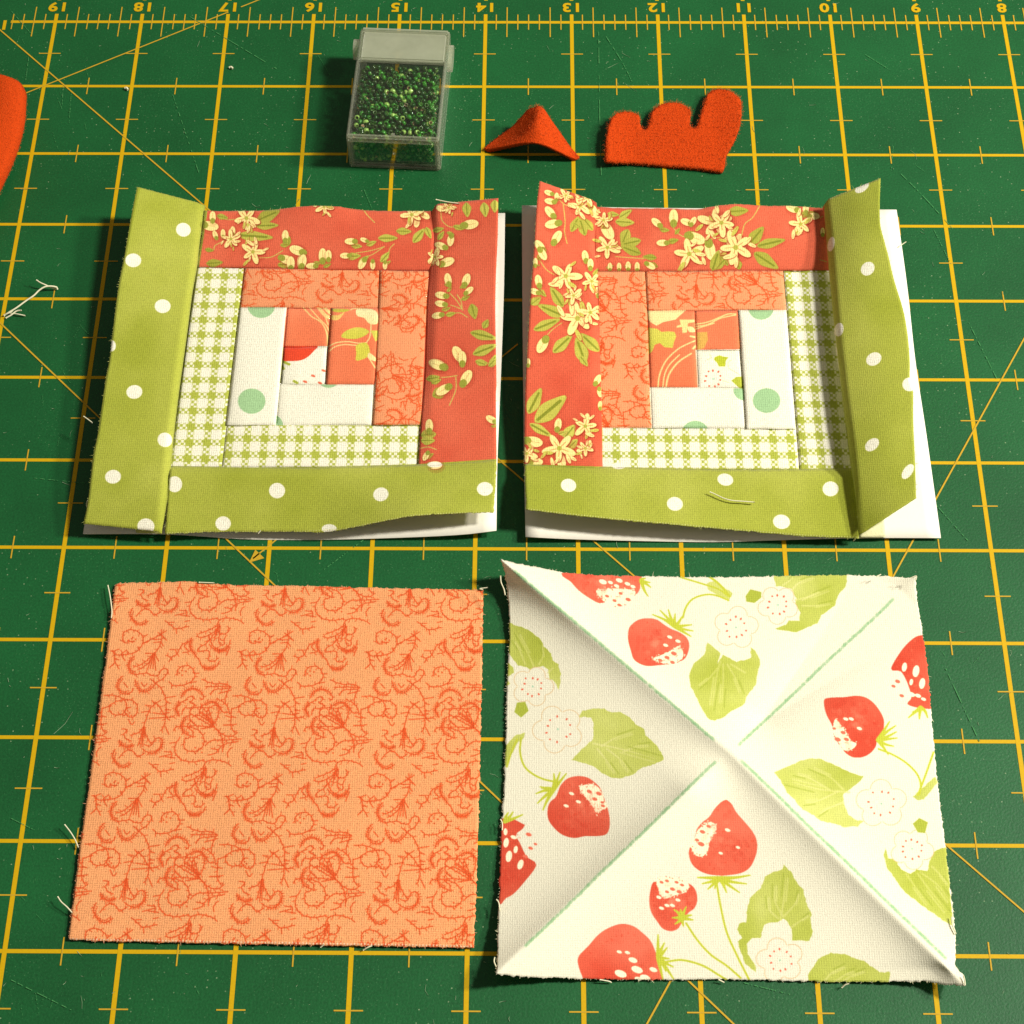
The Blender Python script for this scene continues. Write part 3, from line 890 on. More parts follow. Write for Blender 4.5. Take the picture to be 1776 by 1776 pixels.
b5 = np.vstack([fr(W14, [(1776,285),(1740,300),(1690,350),(1650,410),(1600,450),(1560,500),(1540,570),(1510,630),(1500,680),(1520,750),(1570,800),(1640,830),(1720,840)]), fr(W15, [(50,800),(140,785),(200,750),(235,690),(255,620),(250,550),(220,490),(170,430),(110,360),(75,300),(40,272)])])
berry(cvW, (0, 0, 1), b5, [fr(W14, [(1640,450),(1700,470),(1690,530),(1650,600),(1640,660),(1600,700),(1550,690),(1515,620),(1545,560),(1565,510)])], [(1262, 1440, 5), (1280, 1470, 4), (1250, 1480, 4)], [tuple(fr(W14, [(1600,520)])[0]) + (5,), tuple(fr(W14, [(1590,610)])[0]) + (6,), tuple(fr(W14, [(1645,480)])[0]) + (4,), tuple(fr(W14, [(1560,580)])[0]) + (4,)], tuple(fr(W14, [(1725,860)])[0]), [tuple(p) for p in np.vstack([fr(W14, [(1565,855),(1600,900),(1640,940),(1690,935)]), fr(W15, [(40,920),(130,920),(180,860),(205,800)])])])
stem(W14, [(1705,900),(1730,1050),(1776,1250),(1850,1420),(1920,1560),(1960,1640)]); stem(W14, [(1480,1190),(1560,1310),(1660,1420),(1776,1500),(1880,1590)])
berry(cvW, W14, [(1240,890),(1220,940),(1210,1030),(1225,1110),(1270,1180),(1310,1230),(1370,1248),(1420,1230),(1440,1200),(1490,1120),(1540,1080),(1562,1020),(1550,950),(1510,905),(1440,880),(1350,875),(1290,880)], [[(1270,860),(1440,862),(1500,905),(1480,960),(1400,985),(1320,1010),(1285,960)]], [(1340,1060),(1380,1060),(1300,1080),(1280,1000),(1420,1020)], [(1300,890),(1340,880),(1380,940,20),(1410,890),(1450,910),(1430,960,20),(1340,960)], (1450, 1150), [(1380,1150),(1390,1090),(1440,1090),(1480,1070),(1520,1130),(1530,1165),(1460,1210),(1400,1195)])
berry(cvW, W14, [(685,1470),(700,1420),(760,1360),(830,1280),(900,1230),(1000,1195),(1090,1210),(1160,1260),(1220,1320),(1255,1400),(1280,1480),(1300,1640),(1100,1650),(900,1650),(760,1640),(710,1560)], [], [(1090,1460,34),(1120,1530,44),(1240,1530,30),(1000,1560,46),(1050,1405),(990,1400),(1180,1590,40),(1130,1600,30)], [], (1275, 1440), [(1275,1275),(1320,1335),(1340,1370),(1355,1450),(1385,1510),(1330,1540),(1390,1600),(1310,1600)])
stem(W14, [(1320,1475),(1450,1460),(1600,1500),(1720,1570),(1800,1620)])
berry(cvW, W13, [(1600,670),(1525,685),(1470,700),(1400,760),(1340,840),(1295,920),(1300,945),(1360,950),(1400,1010),(1430,1090),(1440,1150),(1410,1190),(1500,1218),(1620,1200),(1620,940)], [], [(1390,920,34,100),(1475,950,44,100),(1520,1040,40,100),(1490,1130,24),(1530,1155,20),(1440,1120,30),(1440,1030,24,100)], [(1340,1025,20),(1310,1060),(1370,1130,18)], (1510, 1215), [(1420,1290),(1450,1250),(1500,1300),(1560,1290)])
berry(cvW, W13, [(800,1165),(840,1145),(950,1140),(1040,1130),(1110,1145),(1170,1190),(1220,1260),(1240,1320),(1230,1400),(1190,1450),(1180,1500),(1140,1550),(1080,1580),(1010,1580),(960,1550),(940,1525),(880,1440),(860,1350),(815,1260)], [[(885,1300),(920,1340),(960,1390),(1000,1460),(1040,1480),(1010,1520),(950,1530),(900,1460),(870,1400),(870,1340)]], [(1000,1300),(1060,1370),(960,1300)], [(900,1450,24),(965,1450,20),(940,1400,20),(875,1370,14)], (1195, 1455), [(1280,1320),(1325,1350),(1330,1395),(1335,1440),(1310,1500),(1270,1560)])
def chalk(P0, P1, off):
    """worn chalk drawn by hand along a crease"""
    P0, P1 = np.array(P0, float), np.array(P1, float)
    d = (P1 - P0) / np.linalg.norm(P1 - P0); n = np.array([-d[1], d[0]]) * off
    k = int(np.linalg.norm(P1 - P0) / 1.5)
    for i in range(k):
        c = P0 + (P1 - P0) * i / k + n * (1 + .2 * math.sin(i * .045)) + rng.normal(0, .5, 2)
        if rng.random() < .93:
            cvW.dot(c[0], c[1], rng.uniform(2.5, 3.6), (128, 178, 124), rng.uniform(2.3, 3.4), rng.uniform(0, 180), al=rng.uniform(.15, .38))


cc = (1265, 1304)
chalk((892, 989), (1240, 1283), 1.5); chalk((1548, 1038), (1280, 1291), -2.5); chalk((1243, 1323), (912, 1644), 2.5); chalk((1285, 1321), (1640, 1664), -1.5)

# --- canvas: left block
Z4, Z5, Z6, Z7 = (130, 300, 4.44), (500, 320, 4.44), (130, 620, 4.44), (500, 620, 4.44)
cvL = Canvas('left_block_print', -4.15, -7.2, .6, -2.1, DOTG)
P_L = dict(
    ging_l=[(345, 455), (424, 455), (424, 464), (406, 615), (392, 736), (384, 830), (280, 830), (300, 640)],
    ging_b=[(392, 737), (735, 736), (735, 830), (384, 830)],
    scr_t=[(424, 450), (659, 450), (658, 535), (416, 534)], scr_r=[(658.5, 450), (760, 450), (728, 737), (645, 737)],
    mint_l=[(416, 533.5), (497.5, 533.5), (478.6, 738), (391, 738)], mint_b=[(484, 665), (651, 665), (645, 738), (478, 738)],
    coral_t=[(497, 533.5), (574, 534), (567.6, 602), (491, 602)], coral_r=[(573.5, 533.5), (659, 533.5), (650, 667), (565, 667)],
    cream=[(492, 600.5), (568.5, 600.5), (565, 667), (486, 667)])
gingham(cvL, P_L['ging_l'], (327.5, 646)); gingham(cvL, P_L['ging_b'], (533, 775))
Tn = [(i, j) for i in range(-3, 5) for j in range(-1, 6)]
scroll(cvL, P_L['scr_t'], .35, .9, tiles=[(i, -j) for i, j in Tn], w=1.7, base=(238, 154, 106))
scroll(cvL, P_L['scr_r'], .2, .3, math.radians(90), tiles=[(i, -j) for i, j in Tn], w=1.7, base=(238, 154, 106))
for k in ('mint_l', 'mint_b'): cvL.poly(P_L[k], CREAM)
cvL.setclip(P_L['mint_l']); dots(cvL, [(453, 531, 24, 21), (436.5, 696, 24, 22)], MINT)
cvL.setclip(P_L['mint_b']); dots(cvL, [(471, 738, 20, 19), (570, 655, 20, 18)], MINT)
cvL.setclip(P_L['coral_t']); cvL.poly(P_L['coral_t'], CORAL, (236, 132, 92))
ZA = (480, 520, 9.347)
for P, w in (([(430,130),(560,270),(720,370),(810,540),(830,760)], 2.6), ([(530,130),(680,300),(800,420),(850,520)], 2.2), ([(680,130),(780,250),(870,300)], 7), ([(770,130),(870,220)], 6), ([(790,290),(830,400)], 2)): cvL.line(fr(ZA, P), w, (238, 200, 130))
cvL.setclip(P_L['coral_r']); cvL.poly(P_L['coral_r'], CORAL, (236, 132, 92))
for P in ([(840,760),(960,700),(1150,680),(1320,705),(1450,700)], [(850,840),(930,770),(1080,730),(1280,740)], [(1450,700),(1510,600),(1530,400)], [(1200,165),(1270,145),(1550,160)], [(1490,940),(1600,1110)]): cvL.line(fr(ZA, P), 2.4, (238, 206, 138))
cvL.poly(fr(ZA, [(1310,150),(1600,180),(1640,380),(1500,390),(1420,300),(1300,260)]), (242, 216, 140), (236, 226, 170), smooth=True)
cvL.poly(fr(ZA, [(1050,610),(1100,520),(1250,455),(1400,460),(1500,520),(1400,600),(1250,640)]), (196, 192, 66), (226, 214, 100), smooth=True)
cvL.poly(fr(ZA, [(1520,500),(1640,500),(1650,640),(1600,680)]), (206, 198, 84))
cvL.poly(fr(ZA, [(1290,740),(1450,700),(1510,830),(1470,930),(1290,990),(1290,870)]), (206, 198, 70), (226, 214, 100), smooth=True)
cvL.poly(fr(ZA, [(1500,860),(1620,960),(1600,1000),(1480,950)]), (238, 216, 150), smooth=True)
cvL.poly(fr(ZA, [(900,150),(1180,160),(1100,200),(940,200)]), (196, 184, 70), smooth=True)
cvL.poly(fr(ZA, [(880,260),(1000,250),(1100,200),(1010,320),(900,330)]), (236, 196, 110), smooth=True)
cvL.setclip(P_L['cream']); cvL.poly(P_L['cream'], CREAM)
cvL.poly(fr(ZA, [(60,740),(640,740),(600,830),(500,930),(380,985),(200,995),(60,980)]), (226, 72, 42), smooth=True)
for P in ([(90,1000),(200,1050)], [(80,1070),(110,1120)], [(280,1320),(330,1350)]): cvL.line(fr(ZA, P), 5, LEAF)
for x, y in ((590, 1235), (460, 1330), (760, 1150), (700, 1350)): cvL.dot(480 + x / 9.347, 520 + y / 9.347, 4, (226, 110, 80), 2, 20)
cvL.setclip(None)
cvL.poly([(330, 330), (900, 300), (900, 830), (722, 830), (726, 805), (737, 590), (744, 470.5), (500, 467.8), (342, 463.5)], RED, RED2)
cvL.poly([(120, 880), (160, 700), (250, 300), (365, 330), (355, 400), (317, 640), (297, 806), (290, 960), (120, 960)], DOTG, DOTG2)
cvL.poly([(290, 808), (430, 811), (590, 809), (725, 805), (880, 795), (880, 960), (286, 960)], DOTG, DOTG2)
cvL.setclip([(330, 300), (900, 300), (900, 830), (722, 830), (745, 471), (330, 464)])
sprig(cvL, Z4, [(1320,350,100,20),(1200,510,75,50),(1370,610,95,0)], [(1400,370,1580,290),(1390,410,1570,405,.16),(1250,480,1530,500,.13),(1000,590,1070,600),(1010,700,1140,690),(1580,560,1660,550),(1560,710,1690,700),(1090,330,1180,350)],
      [(1040,410,60,10),(1060,340,40),(1080,480,32,-110),(1140,470,32),(1215,450,34),(1620,490,44),(1720,600,48,30),(1630,670,54,20),(1740,690,50)], [[(1070,590),(1080,560),(1160,520)],[(1410,655),(1510,650),(1600,600)],[(1100,330),(1160,360),(1240,360)]])
sprig(cvL, Z5, [(275,175,70,80),(950,235,90,30)], [(960,450,1050,340),(830,360,950,365),(690,415,845,415,.18),(480,470,570,480),(600,470,680,440),(440,560,560,550),(540,620,620,550),(710,600,780,520),(180,620,260,600),(270,640,330,610),(0,470,10,400),(740,620,790,590)],
      [(480,440,42,180),(585,430,30,200),(440,550,38,180),(570,610,44,120),(650,620,34,90),(745,625,30,90),(70,510,58,200),(110,595,50,-80),(20,610,50),(180,630,40,180),(265,550,52,-90),(990,290,40,100),(1050,240,40,30),(310,550,40)],
      [[(815,460),(780,500),(770,570)],[(740,480),(640,510),(520,530)],[(740,480),(650,540),(600,560)],[(585,205),(610,240),(665,295)]])
sprig(cvL, Z5, [(1130,560,70,70),(1235,180,55,10)], [(1370,140,1380,255,.28),(1505,140,1520,255,.28),(1590,120,1590,220,.3),(1270,320,1350,350),(1220,370,1280,390),(1110,360,1200,340),(1060,330,1100,420),(1130,600,1180,640),(1200,770,1260,780),(1320,800,1370,770),(1220,830,1260,790),(1180,870,1240,850),(1330,890,1400,860),(1180,970,1250,950),(1210,1010,1290,990),(1410,920,1440,1040,.28),(1500,1110,1540,1040,.3),(1400,1140,1610,1190,.16),(1420,1310,1610,1235,.18),(1440,1360,1540,1380,.2),(1560,1410,1600,1310,.24),(1150,430,1200,360)],
      [(1180,190,40,200),(1400,310,60,-10),(1250,430,44,100),(1175,475,46,200),(1220,600,56,-20),(1230,735,46,-100),(1370,740,50,-70),(1180,855,46,190),(1390,820,38,-40),(1175,920,42,190),(1150,1010,42,170),(1310,1310,64,-120),(1150,1390,66,200)],
      [[(1175,200),(1185,280),(1250,330),(1330,310)],[(1345,970),(1300,900),(1245,840)],[(1340,960),(1330,900),(1300,850)],[(1330,960),(1280,940),(1250,930)],[(1380,1025),(1320,990),(1250,1000)]])
sprig(cvL, Z7, [], [(1060,170,1170,150),(1100,200,1180,170),(1440,30,1530,60),(1540,70,1600,10),(1110,300,1230,240,.3),(1020,600,1140,590,.34),(1020,640,1130,640,.3),(1050,780,1120,740),(1560,530,1610,530)],
      [(1150,60,56,200),(1370,160,62,-60),(1195,250,58,150),(1340,10,52),(1565,480,44,-150),(1085,530,50,-90),(1060,760,36,120),(1130,830,50,0)],
      [[(1180,155),(1240,150),(1300,140)],[(1290,150),(1290,250),(1240,370)],[(1020,700),(1080,690),(1140,710)]])
cvL.setclip(None)
dots(cvL, [(318, 399, 13, 12, 20), (231, 452, 14, 12, 0), (282, 531.5, 14, 12), (193, 600, 8, 10), (233, 680, 14, 12, -8), (286, 763, 13, 12.5, 30), (196, 827, 14, 12, -8), (253, 913, 15, 14)])
cvL.setclip([(296, 808), (900, 790), (900, 960), (286, 960)])
dots(cvL, [(303, 840, 13, 14), (480.5, 851, 14, 13.5), (387, 908, 13.5, 12.5), (660.5, 857.5, 13.5, 12, -15), (571, 917, 13, 8), (841, 848, 14, 12), (754, 806, 13, 5)])
cvL.setclip(None)
for i in range(120):
    x = 290 + i * 4.7
    y = np.interp(x, [290, 355, 528, 595, 658, 714, 770, 856], [924.5, 922.5, 921.5, 917.5, 904.5, 894, 890.5, 888])
    cvL.dot(x, y, 1.1, (214, 216, 140), 1.1)

# --- canvas: right block
Z8, Z9, Z10, Z11 = (880, 290, 4.44), (1240, 290, 4.44), (880, 620, 4.44), (1240, 620, 4.44)
cvR = Canvas('right_block_print', .3, -7.3, 4.85, -2.1, DOTG)
P_R = dict(
    ging_b=[(1045, 742), (1381, 743), (1386, 830), (1045, 830)], ging_r=[(1357.5, 450), (1460, 450), (1480, 700), (1500, 830), (1386, 830), (1380, 743), (1363.5, 538)],
    scr_l=[(1030, 450), (1119, 450), (1123, 538), (1130, 742), (1030, 742)], scr_t=[(1119, 450), (1357, 450), (1363.5, 538.5), (1123, 538.5)],
    coral_l=[(1123, 538), (1204, 538), (1210.6, 672), (1126.5, 672)], coral_t=[(1204, 538), (1280, 538), (1283, 607), (1207, 608)],
    cream=[(1206.6, 607), (1284, 606), (1290, 674), (1210.6, 673)], mint_b=[(1126.6, 671.5), (1290, 672.5), (1293.5, 743.5), (1130, 743)], mint_r=[(1279.5, 538), (1364, 538), (1380, 744), (1293, 744)])
gingham(cvR, P_R['ging_b'], (1084, 775)); gingham(cvR, P_R['ging_r'], (1384, 506))
scroll(cvR, P_R['scr_l'], 0.1, .4, tiles=[(i, -j) for i, j in Tn] + [(i, -j) for i in range(3, 7) for j in range(-1, 6)], w=1.7, base=(238, 154, 106))
scroll(cvR, P_R['scr_t'], .5, .75, tiles=[(i, -j) for i in range(-1, 7) for j in range(-1, 6)], w=1.7, base=(238, 154, 106))
for k in ('mint_r', 'mint_b'): cvR.poly(P_R[k], CREAM)
cvR.setclip(P_R['mint_r']); dots(cvR, [(1320, 535, 22, 20), (1329.5, 695, 24, 21.5)], MINT)
cvR.setclip(P_R['mint_b']); dots(cvR, [(1206, 752, 24, 22), (1292, 677, 20, 18)], MINT)
ZB = (1110, 530, 9.347)
cvR.setclip(P_R['coral_l']); cvR.poly(P_R['coral_l'], CORAL, (236, 132, 92))
cvR.poly(fr(ZB, [(90,90),(750,75),(640,170),(580,230),(480,250),(380,270),(270,330),(180,280),(100,200)]), (240, 214, 140), (242, 228, 164))
cvR.poly(fr(ZB, [(130,360),(280,380),(350,430),(450,420),(560,430),(590,500),(550,600),(530,690),(400,680),(320,610),(240,640),(200,740),(140,800),(130,640)]), (200, 196, 76), (222, 210, 96))
cvR.poly(fr(ZB, [(640,230),(880,230),(890,270),(780,290),(760,440),(690,450),(680,350),(590,365),(600,330),(660,310)]), (240, 214, 140))
cvR.poly(fr(ZB, [(770,350),(850,350),(890,400),(890,430),(800,430)]), (240, 218, 150), smooth=True)
for P, w in (([(290,1330),(320,1120),(420,900),(600,720),(760,630),(900,570)], 2.8), ([(370,1330),(400,1120),(480,960),(640,800)], 2.4), ([(420,1330),(470,1120),(620,920),(830,780)], 3.2), ([(820,500),(910,520)], 4), ([(860,700),(910,650)], 4)): cvR.line(fr(ZB, P), w, (240, 208, 138))
cvR.setclip(P_R['coral_t']); cvR.poly(P_R['coral_t'], CORAL, (236, 132, 92))
for P in ([(880,310),(1100,270),(1300,190),(1430,140),(1550,140)], [(880,345),(1100,310),(1300,210),(1550,155)], [(890,390),(1000,350),(1200,290)]): cvR.line(fr(ZB, P), 2.6, (240, 206, 134))
cvR.poly(fr(ZB, [(920,440),(1090,430),(1100,560),(1040,690),(930,730)]), (214, 160, 74), (222, 176, 90))
cvR.setclip(P_R['cream']); cvR.poly(P_R['cream'], CREAM)
cvR.poly(fr(ZB, [(1210,840),(1290,810),(1350,830),(1430,840),(1390,900),(1380,990),(1280,990),(1250,930),(1200,880)]), (184, 192, 50))
anthers(cvR, 1110 + 1190 / 9.347, 530 + 1190 / 9.347, 13.5, 0, 3)
for P in ([(1090,880),(1150,850),(1130,790)], [(1430,1000),(1430,920),(1480,890)], [(1440,1020),(1540,1080),(1620,1130)], [(1340,1220),(1440,1250)]): cvR.line(fr(ZB, P), 1.2, (224, 210, 150))
cvR.poly(fr(ZB, [(1480,1220),(1560,1160),(1700,1150),(1700,1400),(1600,1330)]), (176, 184, 60))
cvR.setclip(None)
cvR.poly([(890, 300), (1445, 290), (1445, 469.5), (1037, 470.5), (1041, 620), (1046, 830), (890, 830)], RED, RED2)
cvR.setclip([(890, 300), (1445, 290), (1445, 470), (1037, 470), (1047, 830), (890, 830)])
sprig(cvR, Z8, [(450,220,60,20),(560,300,90,40),(620,235,75,0),(450,840,115,-70),(650,880,80,20),(540,1165,135,-100),(640,1120,95,-30),(510,990,70,30),(740,410,72,60),(770,620,95,20),(1600,430,130,-90),(1400,670,120,-100),(1740,610,110,-60)],
      [(490,500,550,380),(600,530,555,390),(660,490,580,390),(510,430,570,470),(660,840,700,780),(430,1080,330,920,.2),(440,1150,230,1060,.17),(200,1255,410,1170,.16),(350,1430,500,1290,.2),(600,1510,530,1310,.22),(710,1420,560,1280,.2),(510,960,480,1080,.25),(180,740,250,760),(230,720,290,640),(240,940,300,1000),(180,1060,260,1000,.3),(770,360,860,370),(860,390,960,330),(830,420,980,430),(930,480,880,600,.3),(1030,565,870,600,.2),(1030,670,870,610,.2),(1170,480,1250,490),(1290,520,1330,470),(1370,520,1440,500),(1230,580,1320,560),(1560,780,1690,660,.2),(1700,760,1640,680),(1700,350,1776,330),(1150,700,1040,690,.2),(1160,770,1060,740),(900,770,960,750),(760,780,820,760)],
      [(320,200,34,200),(380,230,30),(330,265,40,190),(330,350,50,-130),(350,440,56,170),(660,340,56,60),(380,545,54,-60),(250,610,50,-130),(270,670,48,60),(215,735,32),(600,690,44,-100),(640,750,40),(240,880,46,-100),(210,960,40,200),(270,1370,62,120),(700,960,40),(770,490,70,60),(1150,430,44,220),(1280,390,58,-90),(1195,585,42,180),(1450,550,70,20),(1380,425,44,200),(1430,420,36,-60),(790,770,30),(860,770,30),(930,765,34),(1000,770,34),(1100,760,40,30),(1560,640,70,80),(700,260,30)],
      [[(430,290),(445,420),(440,500),(460,590)],[(250,720),(300,790),(360,830)],[(830,690),(960,700),(1060,705),(1130,690)],[(1440,550),(1340,530),(1260,450)],[(310,1290),(360,1240),(420,1200)],[(390,240),(440,290),(500,300)],[(1470,620),(1560,560),(1640,540)]])
sprig(cvR, Z9, [(50,430,110,-60),(160,620,135,-40),(660,440,95,-100)], [(100,345,260,335,.22),(260,600,375,460,.24),(320,610,545,560,.15),(300,660,490,785,.2),(190,790,160,700,.3),(0,790,90,700,.2),(-20,800,30,640,.2),(640,380,740,350),(690,370,800,360)],
      [(600,320,50,200),(760,380,44,0),(830,500,30),(700,320,40)], [[(345,300),(290,390),(230,440),(205,530)],[(810,715),(860,730)],[(700,380),(790,400),(830,380)]])
sprig(cvR, Z10, [(600,530,95,-80),(400,700,125,-50),(600,700,70,160),(150,740,80,20)], [(160,435,262,235,.2),(210,500,455,295,.2),(170,510,345,610,.15),(440,620,520,520,.3),(470,700,540,630,.3),(560,-10,620,70,.25),(390,590,460,570)],
      [(390,520,46,-80),(200,650,66,10),(215,805,54,0),(410,790,60,70),(695,175,42,-60),(712,270,34,80),(715,370,30),(160,40,30)], [[(360,560),(430,600),(520,590)],[(420,680),(440,620),(400,590)]])
cvR.setclip(None)
cvR.poly([(880, 804), (992, 808), (1150, 812), (1278, 814), (1375, 813.7), (1490, 812), (1500, 960), (880, 960)], DOTG, DOTG2)
dots(cvR, [(986, 842, 13.5, 11.5, 10), (1073, 808, 12, 6), (1170.5, 874, 14, 12, 10), (1258, 832, 14, 10.5, 12), (1440.5, 848, 14, 13), (1355.5, 905, 15, 12.5, 10)])
GR = [(1426, 300), (1600, 290), (1600, 940), (1489, 940), (1484, 868), (1476, 811), (1461.8, 699), (1443.8, 538), (1431, 391)]
cvR.poly(GR, DOTG, DOTG2)
cvR.setclip(GR)
dots(cvR, [(1495, 325.5, 14, 7.5, -35), (1441.5, 424, 6, 13, 12), (1505, 466.5, 13, 11, -45), (1455, 572, 8, 12, 12), (1515.5, 623, 14, 11, -30), (1577, 667, 12, 12), (1512.5, 771.5, 14, 9.5, -40), (1574.5, 818, 15, 8, -55)])
cvR.setclip(None)
for i in range(120):
    x = 912 + i * 4.85
    y = np.interp(x, [912, 979, 1060, 1150, 1278, 1397, 1488], [882.5, 890.5, 899, 907, 918.5, 928.5, 932])
    cvR.dot(x, y, 1.1, (214, 216, 140), 1.1)

M_P = cloth_mat('salmon_scroll_cotton', cvP, .5, .5)
M_W = cloth_mat('strawberry_cotton', cvW, .22, .3)
M_L = cloth_mat('left_block_cotton', cvL, .42, .4)
M_R = cloth_mat('right_block_cotton', cvR, .42, .4)
M_BACK = simple('cotton_wrong_side', (196, 196, 120), .9, .1, .35, 70, .3)
M_BACK2 = simple('cream_seam_allowance', (222, 220, 176), .9, .1, .3, 70, .3)


# ------------------------------------------------------------------ quilt blocks
def wob(a, fr_, ph=0): return lambda U, V: a * np.sin(U * fr_ + ph) * V


def fold(h, w=.10, sag=.0):
    """cloth rolls up steeply from its seam then runs on"""
    return lambda U, V: h * (1 - np.exp(-V / w)) - h * V + sag * np.sin(np.pi * V)


lb = thing('quilt_block', (-1.8, -4.9, 0), 'log cabin quilt block whose polka dot strip stands up along its left edge', 'quilt block', 'log cabin quilt blocks')
rb = thing('quilt_block', (2.5, -4.9, 0), 'log cabin quilt block whose dark polka dot strip folds up along its right edge', 'quilt block', 'log cabin quilt blocks')


def patch4(name, P, cv, m, parent, z, edge=.012, n=(26, 18), label=None):
    """flat sewn log given by corners TL,TR,BR,BL in px"""
    a, b, c, d = [np.array(p, float) for p in P]
    J = lambda p, r_: [(*(p + (r_ - p) * t + (rng.normal(0, .55, 2) if 0 < t < 1 else 0)), z + (rng.normal(0, .006) if 0 < t < 1 else 0)) for t in (0, .3, .6, 1)]
    return cloth(name, [J(a, b), J(d, c)], cv, m, parent, n[0], n[1], edge=edge, label=label)


# left block
A = coons([(229, 373, .06), (440, 372, .05), (670, 372, .06), (876, 369.5, .10)], [(144, 926, .06), (290, 926.5, .03), (425, 935, .015), (558, 936, .015), (703, 932, .05), (802, 927, .09), (861, 920, .12)],
          [(229, 373, .06), (190, 640, .05), (144, 926, .06)], [(876, 369.5, .10), (874, 500, .09), (869, 646, .08), (862.6, 800, .09), (861, 920, .12)], 30)
grid_mesh('paper_foundation', A[..., :2], A[..., 2], None, M_PAPER, lb, .006)
zb = .17
patch4('gingham_strip', [(340, 463), (424.5, 463.5), (384.5, 812), (292, 812)], cvL, M_L, lb, zb, n=(16, 60))
patch4('gingham_strip', [(392, 736.5), (731, 736), (729, 812), (384, 812)], cvL, M_L, lb, zb, n=(60, 14))
patch4('scroll_print_strip', [(424, 465), (658.5, 467.5), (658, 535.5), (415.5, 534)], cvL, M_L, lb, zb + .008, n=(50, 16))
patch4('scroll_print_strip', [(658.5, 467.5), (748, 470), (732, 737), (645.5, 737)], cvL, M_L, lb, zb + .014, n=(18, 50))
patch4('mint_dot_strip', [(415.5, 533.5), (498, 533.5), (479, 737.5), (391.5, 737.5)], cvL, M_L, lb, zb + .014, n=(16, 40))
patch4('mint_dot_strip', [(484, 665.5), (651, 665.5), (645, 737.5), (478, 737.5)], cvL, M_L, lb, zb + .004, n=(34, 14))
patch4('coral_floral_patch', [(497, 533.5), (574, 534.5), (567.8, 602), (491, 602)], cvL, M_L, lb, zb + .004, n=(16, 14))
patch4('coral_floral_patch', [(574, 534), (659, 534), (650.5, 666.5), (565, 666.5)], cvL, M_L, lb, zb + .012, n=(16, 24))
patch4('cream_center_patch', [(491, 601.5), (568, 601.5), (565, 667), (486.5, 667)], cvL, M_L, lb, zb - .004, n=(16, 14))
cloth('red_floral_strip', [[(341, 464, zb), (423, 464.5, zb), (560, 468, zb), (752, 470.5, zb)],
                           [(350, 410, .22), (480, 410, .22), (620, 412, .22), (752, 412, .22)],
                           [(354, 365, .24), (389, 366, .22), (456, 365, .22), (490, 362, .25), (513, 359, .27), (545, 357, .28), (586, 358.5, .27), (626, 364, .23), (671, 366, .22), (753, 366, .22)]],
      cvL, M_L, lb, 70, 24, zf=fold(.03), fray=.002, label='red floral strip along the top with a wavy upper edge')
cloth('red_floral_strip', [[(750, 364, .24), (745.5, 399, .20), (744.4, 428, .19), (744, 470, .18), (739, 523, .18), (737.6, 590, .18), (736.5, 642, .18), (729.7, 732, .18), (724.5, 810, .18)],
                           [(757, 354, .30), (760, 440, .25), (755, 560, .24), (742, 810, .20)],
                           [(864, 343.6, .36), (863, 410, .33), (860, 478, .31), (859, 545, .30), (861, 658, .28), (860, 688, .27), (861, 778, .23), (861, 800, .22)]],
      cvL, M_L, lb, 70, 28, ts=[0, .13, 1], zf=wob(.012, 14), fray=.002, label='red floral strip down the right side')
cloth('polka_dot_strip', [[(295.5, 808, .18), (400, 808.7, .18), (528, 811, .18), (590, 809, .185), (725, 805.5, .19), (861, 797, .23)],
                          [(294, 822, .25), (400, 823, .235), (528, 824, .235), (590, 823, .24), (725, 820, .26), (861, 812, .28)],
                          [(286, 925.5, .14), (355, 923, .13), (445, 922, .13), (528, 922, .14), (558, 923, .15), (594.6, 918, .19), (657.7, 905, .27), (714, 894.8, .33), (770, 891, .34), (815, 889, .33), (856, 888.5, .30)]],
      cvL, M_L, lb, 120, 24, ts=[0, .12, 1], fray=.003, label='olive polka dot strip along the bottom, its loose edge lifting at the right')
cloth('polka_dot_strip', [[(356, 357, .22), (353, 390, .21), (347, 426, .21), (343, 458, .20), (334, 509, .20), (326, 570, .20), (317, 635, .20), (310, 687, .20), (302, 755, .20), (298, 800, .20), (293, 845, .21), (286.5, 890, .19), (280, 925, .16)],
                          [(346, 352, .29), (341, 400, .28), (332, 470, .28), (310, 610, .28), (292, 755, .28), (280, 860, .27), (270, 921, .18)],
                          [(238, 324, .50), (230, 363, .47), (217, 437, .43), (204, 507, .40), (191, 615, .37), (183, 660, .36), (170.5, 746, .33), (161.5, 791, .31), (152.5, 868, .26), (144.6, 908, .21)]],
      cvL, M_L, lb, 120, 28, ts=[0, .09, 1], zf=wob(.01, 9), fray=.0035, label='bright lime polka dot strip standing up along the left side')
cloth('seam_allowance', [[(234, 913, .10), (255, 915, .11), (281, 922, .10)], [(236, 924, .07), (255, 925, .07), (281, 926, .08)]], None, M_BACK, lb, 12, 6, solid=.01)
for P in ([(145, 722, .3), (152, 727, .3), (160, 733, .3)], [(756, 346, .33), (775, 350, .33), (797, 353, .33)], [(152, 868, .26), (150, 874, .22), (151, 880, .2)], [(452, 920, .14), (448, 925, .12)]):
    thread('frayed_thread', P, .006, M_THREAD, lb)

